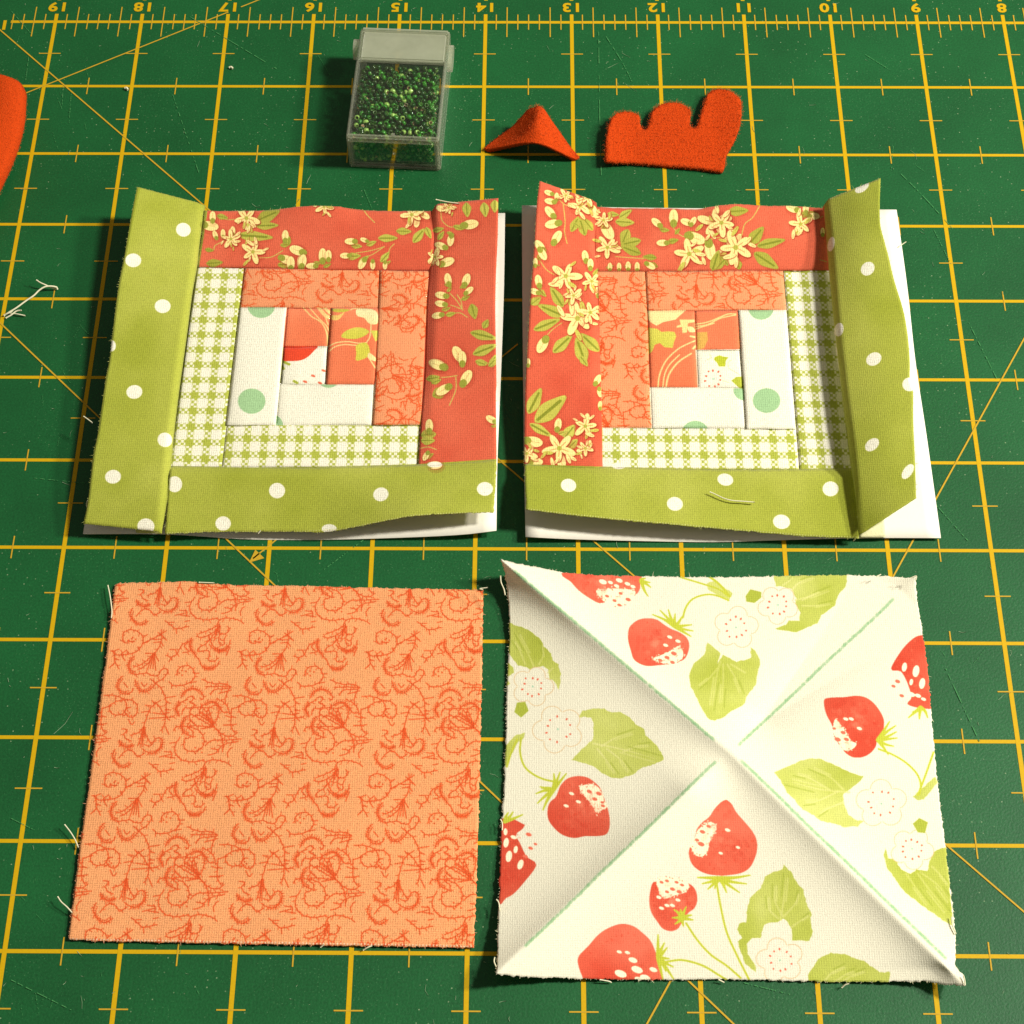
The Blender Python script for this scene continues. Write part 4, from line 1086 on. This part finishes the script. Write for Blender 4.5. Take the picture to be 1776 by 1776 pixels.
# right block
A = coons([(905, 356, .13), (1100, 360, .07), (1340, 362, .06), (1555, 363.6, .08)], [(911.5, 931, .10), (993, 935, .06), (1105, 938, .03), (1240, 940, .015), (1352, 936.5, .03), (1488, 933, .05), (1632, 933, .05)],
          [(905, 356, .13), (906, 515, .11), (907, 628, .10), (909, 805, .09), (911.5, 931, .10)], [(1555, 363.6, .08), (1573, 493, .06), (1588, 628, .05), (1607, 755, .05), (1632, 933, .05)], 30)
grid_mesh('paper_foundation', A[..., :2], A[..., 2], None, M_PAPER, rb, .006)
patch4('gingham_strip', [(1357.5, 468.5), (1447, 468.5), (1483, 817), (1386, 817)], cvR, M_R, rb, zb, n=(16, 60))
patch4('gingham_strip', [(1040, 741.5), (1381, 743), (1386, 816), (1040, 816)], cvR, M_R, rb, zb, n=(60, 14))
patch4('scroll_print_strip', [(1032, 470), (1119.5, 470), (1130.5, 742.5), (1036, 742.5)], cvR, M_R, rb, zb + .006, n=(16, 50))
patch4('scroll_print_strip', [(1119, 470), (1358, 470), (1364, 539), (1122.5, 539)], cvR, M_R, rb, zb + .010, n=(50, 16))
patch4('coral_floral_patch', [(1122.5, 538), (1204.5, 538.5), (1211, 672.5), (1126.5, 672.5)], cvR, M_R, rb, zb + .006, n=(16, 24))
patch4('coral_floral_patch', [(1204, 538.5), (1281, 538.5), (1284, 607.5), (1206.8, 608.5)], cvR, M_R, rb, zb + .004, n=(16, 14))
patch4('cream_center_patch', [(1206.5, 607.5), (1284, 606.5), (1290.5, 673.5), (1210.5, 673)], cvR, M_R, rb, zb - .004, n=(16, 14))
patch4('mint_dot_strip', [(1126.3, 672), (1290, 672.5), (1294, 743.5), (1130, 743)], cvR, M_R, rb, zb + .002, n=(34, 14))
patch4('mint_dot_strip', [(1280, 538), (1364, 538), (1380.5, 744), (1293.5, 744)], cvR, M_R, rb, zb + .014, n=(16, 40))
cloth('red_floral_strip', [[(1030, 470.5, zb), (1119, 470.5, zb), (1278, 470.5, zb), (1445, 468.5, zb)],
                           [(1030, 415, .22), (1160, 415, .22), (1300, 415, .22), (1440, 415, .22)],
                           [(1028, 358.5, .24), (1083, 361, .22), (1161, 361.6, .22), (1206.6, 363, .22), (1240, 357.6, .26), (1274, 354, .28), (1330, 357, .25), (1375, 357.6, .24), (1432, 361.6, .22)]],
      cvR, M_R, rb, 70, 24, zf=fold(.03), fray=.002, label='red floral strip along the top with a wavy upper edge')
cloth('red_floral_strip', [[(1035.4, 352, .25), (1035, 425, .20), (1037, 470, .19), (1037, 520, .18), (1039, 560, .18), (1041, 620, .18), (1043, 654, .18), (1045.5, 733, .18), (1046, 812, .18)],
                           [(1026, 346, .32), (1025, 470, .26), (1028, 620, .23), (1032, 812, .20)],
                           [(936, 314, .46), (931, 357.5, .43), (927, 425, .40), (921.7, 493, .37), (916, 583, .33), (914, 628, .31), (912.6, 642, .30), (910, 720, .26), (909, 808, .22)]],
      cvR, M_R, rb, 80, 28, ts=[0, .1, 1], zf=wob(.01, 10, 1), fray=.002, label='red floral strip standing up along the left side')
cloth('polka_dot_strip', [[(909, 804, .21), (993, 808, .19), (1060, 810, .18), (1150, 812, .18), (1278, 814.3, .18), (1375, 813.7, .18), (1483, 812, .18)],
                          [(910, 818, .27), (993, 821, .25), (1150, 825, .235), (1278, 828, .235), (1375, 828, .235), (1485, 827, .235)],
                          [(912.7, 883.5, .33), (979, 891.4, .32), (1060, 900, .29), (1150, 908, .26), (1278.6, 919.5, .20), (1330, 924, .17), (1398, 929.7, .14), (1489, 933.5, .12)]],
      cvR, M_R, rb, 120, 24, ts=[0, .12, 1], fray=.003, label='olive polka dot strip along the bottom, its loose edge lifting at the left')
cloth('polka_dot_strip', [[(1427, 360, .32), (1431, 391, .32), (1436, 448, .33), (1439, 481, .34), (1443.8, 538, .34), (1450.6, 616.6, .34), (1455, 642.5, .34), (1461.8, 699, .34), (1469.7, 755, .33), (1476.5, 811, .32), (1484, 868, .28), (1489, 928, .19)],
                           [(1436, 345, .40), (1446, 440, .42), (1456, 560, .43), (1469, 680, .43), (1485, 800, .40), (1497, 924, .22)],
                          [(1527, 309, .62), (1525.6, 357.6, .61), (1527, 391, .61), (1532.8, 414, .60), (1541.8, 447.7, .60), (1550.8, 486, .60), (1566.6, 538, .59), (1574.5, 583, .59), (1578, 628, .58), (1578, 656, .58), (1583.5, 679, .57), (1584, 732, .56), (1587, 800, .52), (1589, 864, .46)]],
      cvR, M_R, rb, 120, 28, ts=[0, .09, 1], zf=lambda U, V: .03 * np.sin(np.pi * V) + .012 * np.sin(U * 11) * V, fray=.002, label='dark olive polka dot strip folded up along the right side')
cloth('seam_allowance', [[(1494, 920, .12), (1515, 912, .12), (1533, 900, .12)], [(1491, 932, .075), (1510, 932, .075), (1536, 931.5, .075)]], None, M_BACK2, rb, 12, 6, solid=.01)
for P in ([(1559, 428, .08), (1566, 423, .08), (1572, 419, .09)], [(1484, 934, .1), (1480, 938, .06)], [(1540, 800, .4), (1542, 801, .4)]):
    thread('frayed_thread', P, .006, M_THREAD, rb)

# ------------------------------------------------------------------ fabric squares
ps = thing('fabric_square', (-1.7, -9.2, 0), 'flat salmon cotton square with darker scroll print, lower left on the mat', 'fabric square')
A = coons([(200, 1013, .03), (215, 1011, .03), (278, 1010, .03), (320, 1008.5, .035), (390, 1014, .035), (520, 1016, .03), (680, 1020, .03), (838, 1023, .038)],
          [(118, 1629, .038), (200, 1632, .038), (400, 1636, .038), (600, 1640, .038), (822, 1643, .038)],
          [(200, 1013, .03), (190, 1090, .035), (176, 1200, .038), (160, 1320, .038), (144, 1430, .038), (132, 1520, .038), (118, 1629, .038)],
          [(838, 1023, .038), (836, 1150, .03), (833, 1300, .025), (828, 1480, .03), (822, 1643, .038)], 150)
U, Vv = np.meshgrid(np.linspace(0, 1, 150), np.linspace(0, 1, 150))
Z = A[..., 2] + .014 * np.sin(U * 6 + 1) * np.sin(Vv * 5 + U * 3) * np.sin(np.pi * U) * np.sin(np.pi * Vv)
pc = grid_mesh('printed_cloth', A[..., :2], Z, cvP, M_P, ps, .012, fray=.004)
for P in ([(187, 1015, .05), (191, 1035, .06), (194, 1060, .05), (193, 1072, .05)], [(112, 1430, .07), (122, 1443, .06), (130, 1456, .05), (136, 1470, .04)], [(100, 1555, .08), (106, 1564, .08), (116, 1573, .07), (125, 1583, .05)],
          [(838, 1023, .05), (832, 1021, .06), (846, 1019, .05)], [(630, 1648, .03), (638, 1643, .05), (646, 1640, .05)], [(556, 1643, .03), (562, 1638, .05)], [(345, 1010, .05), (372, 1011, .05)]):
    thread('frayed_thread', P, .006, M_THREAD, pc.parent)

ws = thing('fabric_square', (2.3, -9.2, 0), 'cream cotton square printed with strawberries, creased corner to corner in an X', 'fabric square')
n = 221
A = coons([(868, 969, .42), (892, 978, .36), (934.6, 986.8, .27), (982, 995.6, .18), (1053, 1000.5, .09), (1147, 1002, .05), (1260, 1002, .04), (1382, 998.6, .06), (1470, 998, .09), (1523.7, 1000, .12), (1571, 1003.8, .15), (1589, 1000, .1)],
          [(860, 1690, .26), (911, 1696, .18), (1005.5, 1699.5, .09), (1147, 1700.7, .05), (1250, 1700, .04), (1312, 1701.6, .04), (1473, 1706.5, .06), (1560, 1708, .10), (1621.6, 1708, .16), (1673.7, 1709, .24)],
          [(868, 969, .42), (873, 992, .37), (876.6, 1023, .31), (880, 1070, .22), (880, 1129, .15), (876.6, 1195, .09), (875.5, 1295, .05), (874, 1370, .05), (870.7, 1426, .07), (867, 1556, .12), (863.6, 1651, .21), (860, 1690, .26)],
          [(1589, 1000, .1), (1592, 1034.6, .15), (1601.8, 1105.5, .08), (1609, 1164.6, .05), (1618, 1271, .035), (1622, 1322, .03), (1629, 1394, .03), (1639, 1493, .05), (1647.7, 1592.5, .09), (1651.4, 1642, .13), (1657, 1675, .18), (1671, 1692, .23), (1673.7, 1709, .24)], n)
U, Vv = np.meshgrid(np.linspace(0, 1, n), np.linspace(0, 1, n))
bub = np.sin(np.pi * U) * np.sin(np.pi * Vv)
cdq = q(1265, 1304) - A[n // 2, n // 2, :2]
A[..., :2] += cdq * (1 - np.maximum(np.abs(2 * U - 1), np.abs(2 * Vv - 1)))[..., None]
# the two creases are straight pressed lines: pull both diagonals onto them
I = np.arange(n)
rr_, cc_ = np.meshgrid(I, I, indexing='ij')
for D, idx, wgt in ((A[I, I, :2], (rr_ + cc_) / 2, 1 - np.abs(rr_ - cc_) / (n - 1)), (A[I, n - 1 - I, :2], (rr_ + n - 1 - cc_) / 2, 1 - np.abs(rr_ + cc_ - n + 1) / (n - 1))):
    dev = np.zeros((n, 2))
    for lo_, hi_ in ((0, n // 2), (n // 2, n - 1)):
        p0, p1 = D[lo_], D[hi_]; u_ = (p1 - p0) / np.linalg.norm(p1 - p0)
        seg = D[lo_:hi_ + 1]; dev[lo_:hi_ + 1] = p0 + ((seg - p0) @ u_)[:, None] * u_ - seg
    for k in range(2): A[..., k] += np.interp(idx, I, dev[:, k]) * wgt ** 2
side = 4.0
d1 = np.abs(U - Vv) * side / math.sqrt(2)          # distance to the TL-BR crease
d2 = np.abs(U + Vv - 1) * side / math.sqrt(2)      # distance to the TR-BL crease
r1 = np.abs(U + Vv - 1)                            # 0 at the centre, 1 at the corners
r2 = np.abs(U - Vv)
ridge = lambda d, w: np.exp(-np.sqrt(d * d + .00025) / w)
s1, s2 = U + Vv - 1, U - Vv                        # signed run along each crease, -1..1
A1 = np.where(s1 < 0, .14 + .21 * np.abs(s1) ** 3, .14 + .07 * np.abs(s1) ** 3)
ramp = lambda x: np.clip(x * 5, 0, 1) ** 2 * (3 - 2 * np.clip(x * 5, 0, 1))
A2 = np.where(s2 < 0, ramp(-s2) * (.19 + .06 * np.abs(s2) ** 3), ramp(s2) * (-.15 * (1 - np.abs(s2) ** 4) + .05 * np.abs(s2) ** 8))
Z = .03 + .12 * bub + A1 * ridge(d1, .25) + A2 * ridge(d2, .27)
Z += .004 * np.sin(U * 17 + Vv * 5) * np.sin(Vv * 13)
Z = np.maximum(Z, .018)
pc = grid_mesh('printed_cloth', A[..., :2], Z, cvW, M_W, ws, .012, fray=.004)
for P in ([(868, 998, .35), (869, 1010, .32), (874, 1022, .31), (876, 1032, .3)], [(868, 1421, .08), (871, 1428, .08), (871, 1440, .08)], [(861, 1560, .13), (865, 1566, .13), (867, 1580, .13)], [(858, 1660, .22), (857, 1668, .22), (861, 1678, .23)],
          [(1650, 1590, .1), (1652, 1605, .1), (1658, 1620, .1)], [(1671, 1692, .24), (1673, 1700, .24), (1674, 1709, .24)], [(1460, 1713, .04), (1466, 1708, .06), (1473, 1706, .07)], [(1520, 1000, .13), (1528, 996, .13)], [(1040, 1699, .06), (1056, 1702, .04), (1060, 1704, .02)], [(1246, 1699, .05), (1256, 1704, .03)], [(1578, 1003, .17), (1589, 999, .19), (1588, 1006, .18)]):
    thread('frayed_thread', P, .006, M_THREAD, pc.parent)

# ------------------------------------------------------------------ loose threads lying about
t1 = thing('loose_thread', at(50, 520, 0), 'frayed pale thread curled on the mat left of the left quilt block', 'thread')
ZT = (0, 400, 8.877)
for P, r in (([(60,1310,.02),(150,1250,.03),(250,1190,.04),(400,1080,.05),(520,1000,.06),(600,920,.07),(690,865,.08),(780,855,.07),(870,870,.05),(885,900,.02)], .013), ([(560,760,.1),(620,800,.09),(700,835,.07),(790,875,.04),(870,900,.02)], .011), ([(90,1345,.02),(170,1300,.03),(250,1240,.04),(330,1225,.05)], .012), ([(160,1270,.02),(270,1285,.03),(390,1310,.02)], .010), ([(60,1300,.03),(130,1270,.04),(200,1230,.04)], .010)):
    c = np.array(P, float); c[:, 0] = c[:, 0] / 8.877; c[:, 1] = 400 + c[:, 1] / 8.877; r *= .72
    thread('strand', c, r, M_THREAD, t1, 24)
t2 = thing('loose_thread', at(1268, 862, .25), 'short white thread on the bottom polka dot strip of the right quilt block', 'thread')
thread('strand', [(1231, 853, .27), (1240, 857, .268), (1255, 864, .262), (1270, 868, .26), (1290, 869.5, .255), (1309, 871, .25)], .006, M_THREAD, t2, 20)

# lint and cut fibres scattered over the mat: nobody could count them
V, Fc = [], []
for i in range(330):
    px, py = rng.uniform(0, 1776), rng.uniform(0, 1776)
    a = rng.uniform(0, math.pi); Ln = rng.exponential(.016) + .006
    p = at(px, py, .006); d = np.array([math.cos(a), math.sin(a), 0]) * Ln
    cu = np.array([-d[1], d[0], 0]) * rng.normal(0, .2)
    v, f_ = tube_geo([p - d, p + cu, p + d], rng.uniform(.0010, .0022), 4)
    k = len(V); V += list(v); Fc += [tuple(k + j for j in g) for g in f_]
tag(mesh('lint', V, Fc, M_LINT), 'tiny pale lint fibres scattered over the green cutting mat', 'lint', kind='stuff')
for a, b in (((398, 117), (404, 119)), ((217, 153), (222, 156))):
    t3 = thing('thread_scrap', at(*a, 0), 'tiny white thread scrap on the mat ' + ('between the numbers 17 and 16' if a[0] > 300 else 'beside the line of the number 18'), 'thread')
    thread('strand', [(*a, .02), ((a[0] + b[0]) / 2, a[1] - 1, .03), (*b, .02)], .012, M_THREAD, t3, 6)

# ------------------------------------------------------------------ felt pieces
M_FUZZ = simple('felt_fuzz', (206, 92, 44), 1.0, .05)


def fuzz(P, N_, count, parent, ln=.02):
    """short fibres standing off a felt surface: P points, N_ normals"""
    V, Fc = [], []
    for i in rng.integers(0, len(P), count):
        p = P[i] + rng.normal(0, .008, 3); d = N_[i] + rng.normal(0, .8, 3); d /= np.linalg.norm(d)
        e = rng.normal(0, 1, 3); L_ = ln * rng.uniform(.4, 1.3)
        s = np.cross(d, [.3, .5, .8]); s = s / (np.linalg.norm(s) + 1e-9) * .0012
        m = p + d * L_ * .6 + e * L_ * .12
        k = len(V); V += [p - s, p + s, m + s, m - s, p + d * L_ + e * L_ * .4]
        Fc += [(k, k + 1, k + 2, k + 3), (k + 3, k + 2, k + 4)]
    o = mesh('felt_fibres', V, Fc, M_FUZZ, parent, smooth=False)
    o['kind'] = 'stuff'


def felt_grid(name, G, parent, th=.055):
    """G (m,n,3) world points -> thick felt"""
    m, n_ = G.shape[:2]
    P = G.reshape(-1, 3)
    i = np.arange((m - 1) * (n_ - 1)); r, c = i // (n_ - 1), i % (n_ - 1); a = r * n_ + c
    Fc = np.stack([a, a + 1, a + n_ + 1, a + n_], 1)
    nr = np.cross(P[Fc[:, 1]] - P[Fc[:, 0]], P[Fc[:, 3]] - P[Fc[:, 0]])
    if nr.sum(0)[2] < 0: Fc = Fc[:, ::-1]
    return mesh(name, P, Fc, M_FELT, parent, solid=th)


# comb with three fingers: outline cut, triangulated with inner lift
cb = thing('felt_piece', at(1160, 250, 0), 'orange felt piece cut like a comb with three rounded fingers', 'felt piece', 'cut felt pieces')
O = np.array([(820,525),(825,400),(835,340),(845,290),(870,250),(910,228),(960,228),(1005,238),(1025,255),(1030,300),(1045,330),(1065,338),(1083,310),(1093,270),(1105,230),(1130,200),(1180,175),(1260,172),(1310,190),(1340,220),(1338,270),(1336,310),(1350,327),(1372,325),(1390,290),(1410,225),(1430,160),(1450,115),(1490,90),(1540,88),(1610,115),(1650,160),(1655,220),(1640,320),(1600,420),(1560,490),(1552,545),(1540,582),(1515,590),(1400,573),(1200,556),(1000,540),(830,532)], float)
O = np.c_[820 + O[:, 0] / 3.552, 130 + O[:, 1] / 3.552]
O = spline(O, 220, closed=False)
Cq = q(O[:, 0], O[:, 1]) + rng.normal(0, .0025, (220, 2))


def combz(Q):
    x, y = Q[..., 0], Q[..., 1]
    b0 = q(830, 285)
    return .06 + .05 * np.clip((y - b0[1]) / .6, 0, 1) + .10 * np.clip((1.7 - x) / .5, 0, 1) ** 1.5 + .03 * np.clip((x - 2.6) / .3, 0, 1)


from mathutils.geometry import delaunay_2d_cdt
lo, hi = Cq.min(0), Cq.max(0)
gx, gy = np.meshgrid(np.arange(lo[0], hi[0], .045), np.arange(lo[1], hi[1], .045))
gp = np.c_[gx.ravel(), gy.ravel()] + rng.normal(0, .004, (gx.size, 2))
vs, es, fs, *_ = delaunay_2d_cdt([Vector(p) for p in np.vstack([Cq, gp])], [], [list(range(len(Cq)))], 1, 1e-5)
fs = [f for f in fs if len(f) > 2]
use = sorted({i for f in fs for i in f}); idx = {v: k for k, v in enumerate(use)}
vs = np.array([tuple(vs[i]) for i in use]); fs = [tuple(idx[i] for i in f) for f in fs]
P3 = lift(vs, combz(vs))
cbo = mesh('felt_body', P3, [tuple(f)[::1] for f in fs], M_FELT, cb, solid=.05)
nz = np.tile([0, 0, 1.], (len(P3), 1)); fuzz(P3, nz, 6000, cbo, .02)
rim = lift(Cq, combz(Cq) - .02); ctr = rim.mean(0); nn = rim - ctr; nn /= np.linalg.norm(nn, axis=1)[:, None]; fuzz(rim, nn, 2200, cbo, .026)

# beak: a felt triangle arching up from its two tips
bk = thing('felt_piece', at(920, 250, 0), 'small orange felt triangle arched up like a beak, right of the bead box', 'felt piece', 'cut felt pieces')
ZC = lambda L_: [(820 + x / 3.552, 130 + y / 3.552, z) for x, y, z in L_]
K = rows([ZC([(378,201,.33),(345,208,.30),(290,265,.22),(240,318,.15),(150,385,.07),(72,448,.045)]),
          ZC([(389,193,.36),(385,215,.37),(375,270,.36),(330,340,.30),(260,392,.20),(72,463,.03)]),
          ZC([(402,190,.36),(402,215,.38),(396,270,.39),(392,340,.38),(388,375,.36),(380,398,.35)]),
          ZC([(416,193,.36),(420,215,.37),(430,270,.36),(480,350,.28),(560,452,.15),(645,527,.03)]),
          ZC([(428,201,.33),(447,220,.30),(490,285,.22),(540,355,.16),(600,440,.09),(657,505,.045)])], 40)
G = np.array([[np.interp(t, [0, .25, .5, .75, 1], K[:, i, k]) for k in range(3)] for t in np.linspace(0, 1, 41) for i in range(40)]).reshape(41, 40, 3)
# smooth the cross-section
for _ in range(12): G[1:-1] = G[1:-1] * .5 + .25 * (G[:-2] + G[2:])
W3 = lift(G[..., :2], G[..., 2])
fb = felt_grid('felt_body', W3, bk, .05)
fuzz(W3.reshape(-1, 3), np.tile([0, 0, 1.], (W3.size // 3, 1)), 2400, fb, .02)

# strip curled at the left edge of the picture
fs_ = thing('felt_piece', at(10, 240, 0), 'rounded orange felt piece cut off by the left edge of the photo', 'felt piece', 'cut felt pieces')
K = rows([[(-70, 150, .05), (-90, 230, .05), (-120, 330, .05), (-150, 440, .05)],
          [(-40, 122, .40), (-60, 220, .40), (-90, 320, .38), (-130, 430, .30)],
          [(5, 129, .46), (0, 200, .44), (-35, 300, .40), (-90, 420, .30)],
          [(36, 141, .40), (34, 200, .38), (10, 285, .34), (-50, 410, .24)],
          [(48, 165, .26), (43, 220, .26), (22, 288, .22), (-32, 400, .14)],
          [(43, 185, .10), (38, 235, .10), (15, 300, .08), (-38, 400, .05)]], 40)
G = np.array([[np.interp(t, np.linspace(0, 1, 6), K[:, i, k]) for k in range(3)] for t in np.linspace(0, 1, 41) for i in range(40)]).reshape(41, 40, 3)
for _ in range(10): G[1:-1] = G[1:-1] * .5 + .25 * (G[:-2] + G[2:])
W3 = lift(G[..., :2], G[..., 2])
fb = felt_grid('felt_body', W3, fs_, .05)
fuzz(W3.reshape(-1, 3), np.tile([.3, 0, 1.], (W3.size // 3, 1)), 3500, fb, .02)

# ------------------------------------------------------------------ bead box
def plastic(name, alpha, tint, gloss, frost=0):
    m = bpy.data.materials.new(name); m.use_nodes = True
    nt = m.node_tree; nt.nodes.clear()
    out = N(nt, 'ShaderNodeOutputMaterial')
    tr = N(nt, 'ShaderNodeBsdfTransparent'); tr.inputs[0].default_value = tint
    gl = N(nt, 'ShaderNodeBsdfGlossy'); gl.inputs['Roughness'].default_value = gloss; gl.inputs[0].default_value = (1, 1, 1, 1)
    df = N(nt, 'ShaderNodeBsdfDiffuse'); df.inputs[0].default_value = lin((222, 226, 200))
    tl = N(nt, 'ShaderNodeBsdfTranslucent'); tl.inputs[0].default_value = lin((222, 226, 200))
    fz = N(nt, 'ShaderNodeMixShader'); fz.inputs[0].default_value = .45
    nt.links.new(df.outputs[0], fz.inputs[1]); nt.links.new(tl.outputs[0], fz.inputs[2])
    lw = N(nt, 'ShaderNodeFresnel'); lw.inputs[0].default_value = 1.3
    a = N(nt, 'ShaderNodeMixShader'); tc = N(nt, 'ShaderNodeTexCoord'); nz_ = N(nt, 'ShaderNodeTexNoise', Scale=5.0, Detail=4.0)
    nt.links.new(tc.outputs['Object'], nz_.inputs[0])
    nt.links.new(math_n(nt, 'MULTIPLY', math_n(nt, 'ADD', math_n(nt, 'MULTIPLY', nz_.outputs[0], .5), .75), 1 - alpha), a.inputs[0])
    nt.links.new(tr.outputs[0], a.inputs[1]); nt.links.new(fz.outputs[0], a.inputs[2])
    b = N(nt, 'ShaderNodeMixShader')
    nt.links.new(lw.outputs[0], b.inputs[0])
    nt.links.new(a.outputs[0], b.inputs[1]); nt.links.new(gl.outputs[0], b.inputs[2])
    nt.links.new(b.outputs[0], out.inputs[0])
    return m


M_CLEAR = plastic('clear_plastic', .992, (.985, .99, .98, 1), .12)
M_RIM = plastic('clear_plastic_edge', .74, (.97, .98, .96, 1), .25)
M_FROST = plastic('frosted_plastic', .48, (.95, .97, .93, 1), .35)

bx = thing('bead_box', (-.92, -1.42, 0), 'small clear plastic box with frosted hinged lid, filled with green seed beads', 'bead box')
bx.rotation_euler = (0, 0, -.052)
WX, LY, HZ = .505, .79, .50      # half width, half length, height


def bmesh_box(name, lo, hi, m, parent, bev=.02, seg=3, extra=None):
    import bmesh
    bm = bmesh.new()
    bmesh.ops.create_cube(bm, size=1)
    for v in bm.verts:
        v.co = Vector([lo[i] + (v.co[i] + .5) * (hi[i] - lo[i]) for i in range(3)])
    if bev: bmesh.ops.bevel(bm, geom=list(bm.edges), offset=bev, segments=seg, affect='EDGES')
    me = bpy.data.meshes.new(name); bm.to_mesh(me); bm.free()
    me.materials.append(m)
    o = bpy.data.objects.new(name, me); COL.objects.link(o); o.parent = parent
    return o


t_ = .035
w, l, h = WX, LY, HZ
# walls of the tray (one clear part each), rims brighter
bmesh_box('wall', (-w, -l, 0), (-w + t_, l, h), M_RIM, bx, .012)
bmesh_box('wall', (w - t_, -l, 0), (w, l, h), M_RIM, bx, .012)
bmesh_box('wall', (-w + t_, -l, .06), (w - t_, -l + t_, h - .09), M_CLEAR, bx, .006)
bmesh_box('wall', (-w + t_, l - t_, 0), (w - t_, l, h), M_FROST, bx, .01)
bmesh_box('base', (-w + t_, -l + t_, .0), (w - t_, l - t_, .03), M_CLEAR, bx, .005)
bmesh_box('window', (-w + t_, -l + t_, h - .03), (w - t_, l - .45, h), M_CLEAR, bx, .006)
bmesh_box('frosted_lid', (-w + .03, l - .45, h - .045), (w - .03, l - .03, h + .006), M_FROST, bx, .02)
bmesh_box('lid_rim', (-w + .02, l - .47, h - .035), (w - .02, l - .44, h + .012), M_RIM, bx, .008)
bmesh_box('lid_rim', (-w + .01, l - .035, h - .3), (w - .01, l + .035, h + .01), M_FROST, bx, .02)
bmesh_box('front_rim', (-w, -l - .012, h - .09), (w, -l + .05, h + .004), M_RIM, bx, .018)
bmesh_box('front_rim', (-w, -l - .012, 0), (w, -l + .05, .06), M_RIM, bx, .018)
bmesh_box('front_rim', (-w, -l - .012, .03), (-w + .06, -l + .045, h - .04), M_RIM, bx, .018)
bmesh_box('front_rim', (w - .06, -l - .012, .03), (w, -l + .045, h - .04), M_RIM, bx, .018)


def disc(name, c, r, thk, m, parent, axis='x', sy=1):
    V, Fc = [], []
    n_ = 20
    for k, d in enumerate((-thk / 2, thk / 2)):
        for i in range(n_):
            a = 2 * math.pi * i / n_
            V.append((c[0] + d, c[1] + r * math.cos(a) * sy, c[2] + r * math.sin(a)))
    Fc = [tuple(range(n_))[::-1], tuple(range(n_, 2 * n_))] + [(i, (i + 1) % n_, n_ + (i + 1) % n_, n_ + i) for i in range(n_)]
    me = bpy.data.meshes.new(name); me.from_pydata(V, [], Fc); me.materials.append(m)
    o = bpy.data.objects.new(name, me); COL.objects.link(o); o.parent = parent
    return o


disc('hinge_tab', (-w - .035, l - .16, .34), .115, .07, M_FROST, bx)
disc('hinge_tab', (w + .02, l - .24, .34), .115, .045, M_FROST, bx, sy=1.5)
bmesh_box('gate_mark', (-.02, -l - .02, .24), (.02, -l + .01, .275), M_RIM, bx, .01)
bmesh_box('gate_mark', (-.02, -l + .03, h), (.02, -l + .065, h + .012), M_RIM, bx, .006)

# beads: short glass tubes with a hole, packed under the window
mb, nt, p = nodes('silver_lined_green_glass')
at_ = N(nt, 'ShaderNodeAttribute', attribute_name='bead_colour')
nt.links.new(at_.outputs[0], p.inputs['Base Color'])
p.inputs['Metallic'].default_value = .1; p.inputs['Roughness'].default_value = .18
p.inputs['Coat Weight'].default_value = 1.0; p.inputs['Coat Roughness'].default_value = .04
prof = [(.46, -.5), (.78, -.52), (1, -.25), (1, .25), (.78, .52), (.46, .5)]
nb = 9
BV = np.array([(r * math.cos(2 * math.pi * j / nb), r * math.sin(2 * math.pi * j / nb), z_ * 1.25) for r, z_ in prof for j in range(nb)])
BF = [(i * nb + j, i * nb + (j + 1) % nb, ((i + 1) % 6) * nb + (j + 1) % nb, ((i + 1) % 6) * nb + j) for i in range(6) for j in range(nb)]
V, Fc, Cc = [], [], []
cr_, sr_ = math.cos(-.052), math.sin(-.052)
br = .031
for lay, zc in enumerate((h - .068, h - .112, h - .16, .30, .24, .18, .12, .07)):
    nx, ny = int(2 * (w - .07) / .069), int((2 * l - .55) / .065)
    for i in range(nx):
        for j in range(ny + 1):
            X = -w + .085 + i * .0695 + (.035 if (j + lay) % 2 else 0) + rng.normal(0, .008)
            Yy = -l + .075 + j * .0655 + rng.normal(0, .008)
            if X > w - .055: continue
            ax = rng.normal(0, 1, 3); ax[2] *= .6; ax /= np.linalg.norm(ax)
            R_ = np.array(Vector((0, 0, 1)).rotation_difference(Vector(ax)).to_matrix())
            P = BV * br * rng.uniform(.85, 1.12) @ R_.T + (X, Yy, zc + rng.normal(0, .010))
            k = len(V)
            V += [(x * cr_ - y * sr_ - .92, x * sr_ + y * cr_ - 1.42, z_) for x, y, z_ in P]
            Fc += [tuple(k + g for g in f_) for f_ in BF]
            g = rng.random()
            c = (lin((20, 84, 18)) if g < .42 else lin((62, 150, 40)) if g < .70 else lin((46, 78, 26)) if g < .88 else lin((176, 222, 110)))
            sil = lin((84, 128, 48)) if rng.random() < .9 else lin((206, 170, 130))
            Cc += [sil if (v // nb) in (0, 5) else c for v in range(len(BV))]
o = mesh('seed_beads', V, Fc, mb)
ca = o.data.color_attributes.new('bead_colour', 'FLOAT_COLOR', 'POINT')
ca.data.foreach_set('color', np.array(Cc, np.float32).ravel())
tag(o, 'hundreds of shiny green glass seed beads filling the clear box', 'beads', kind='stuff')
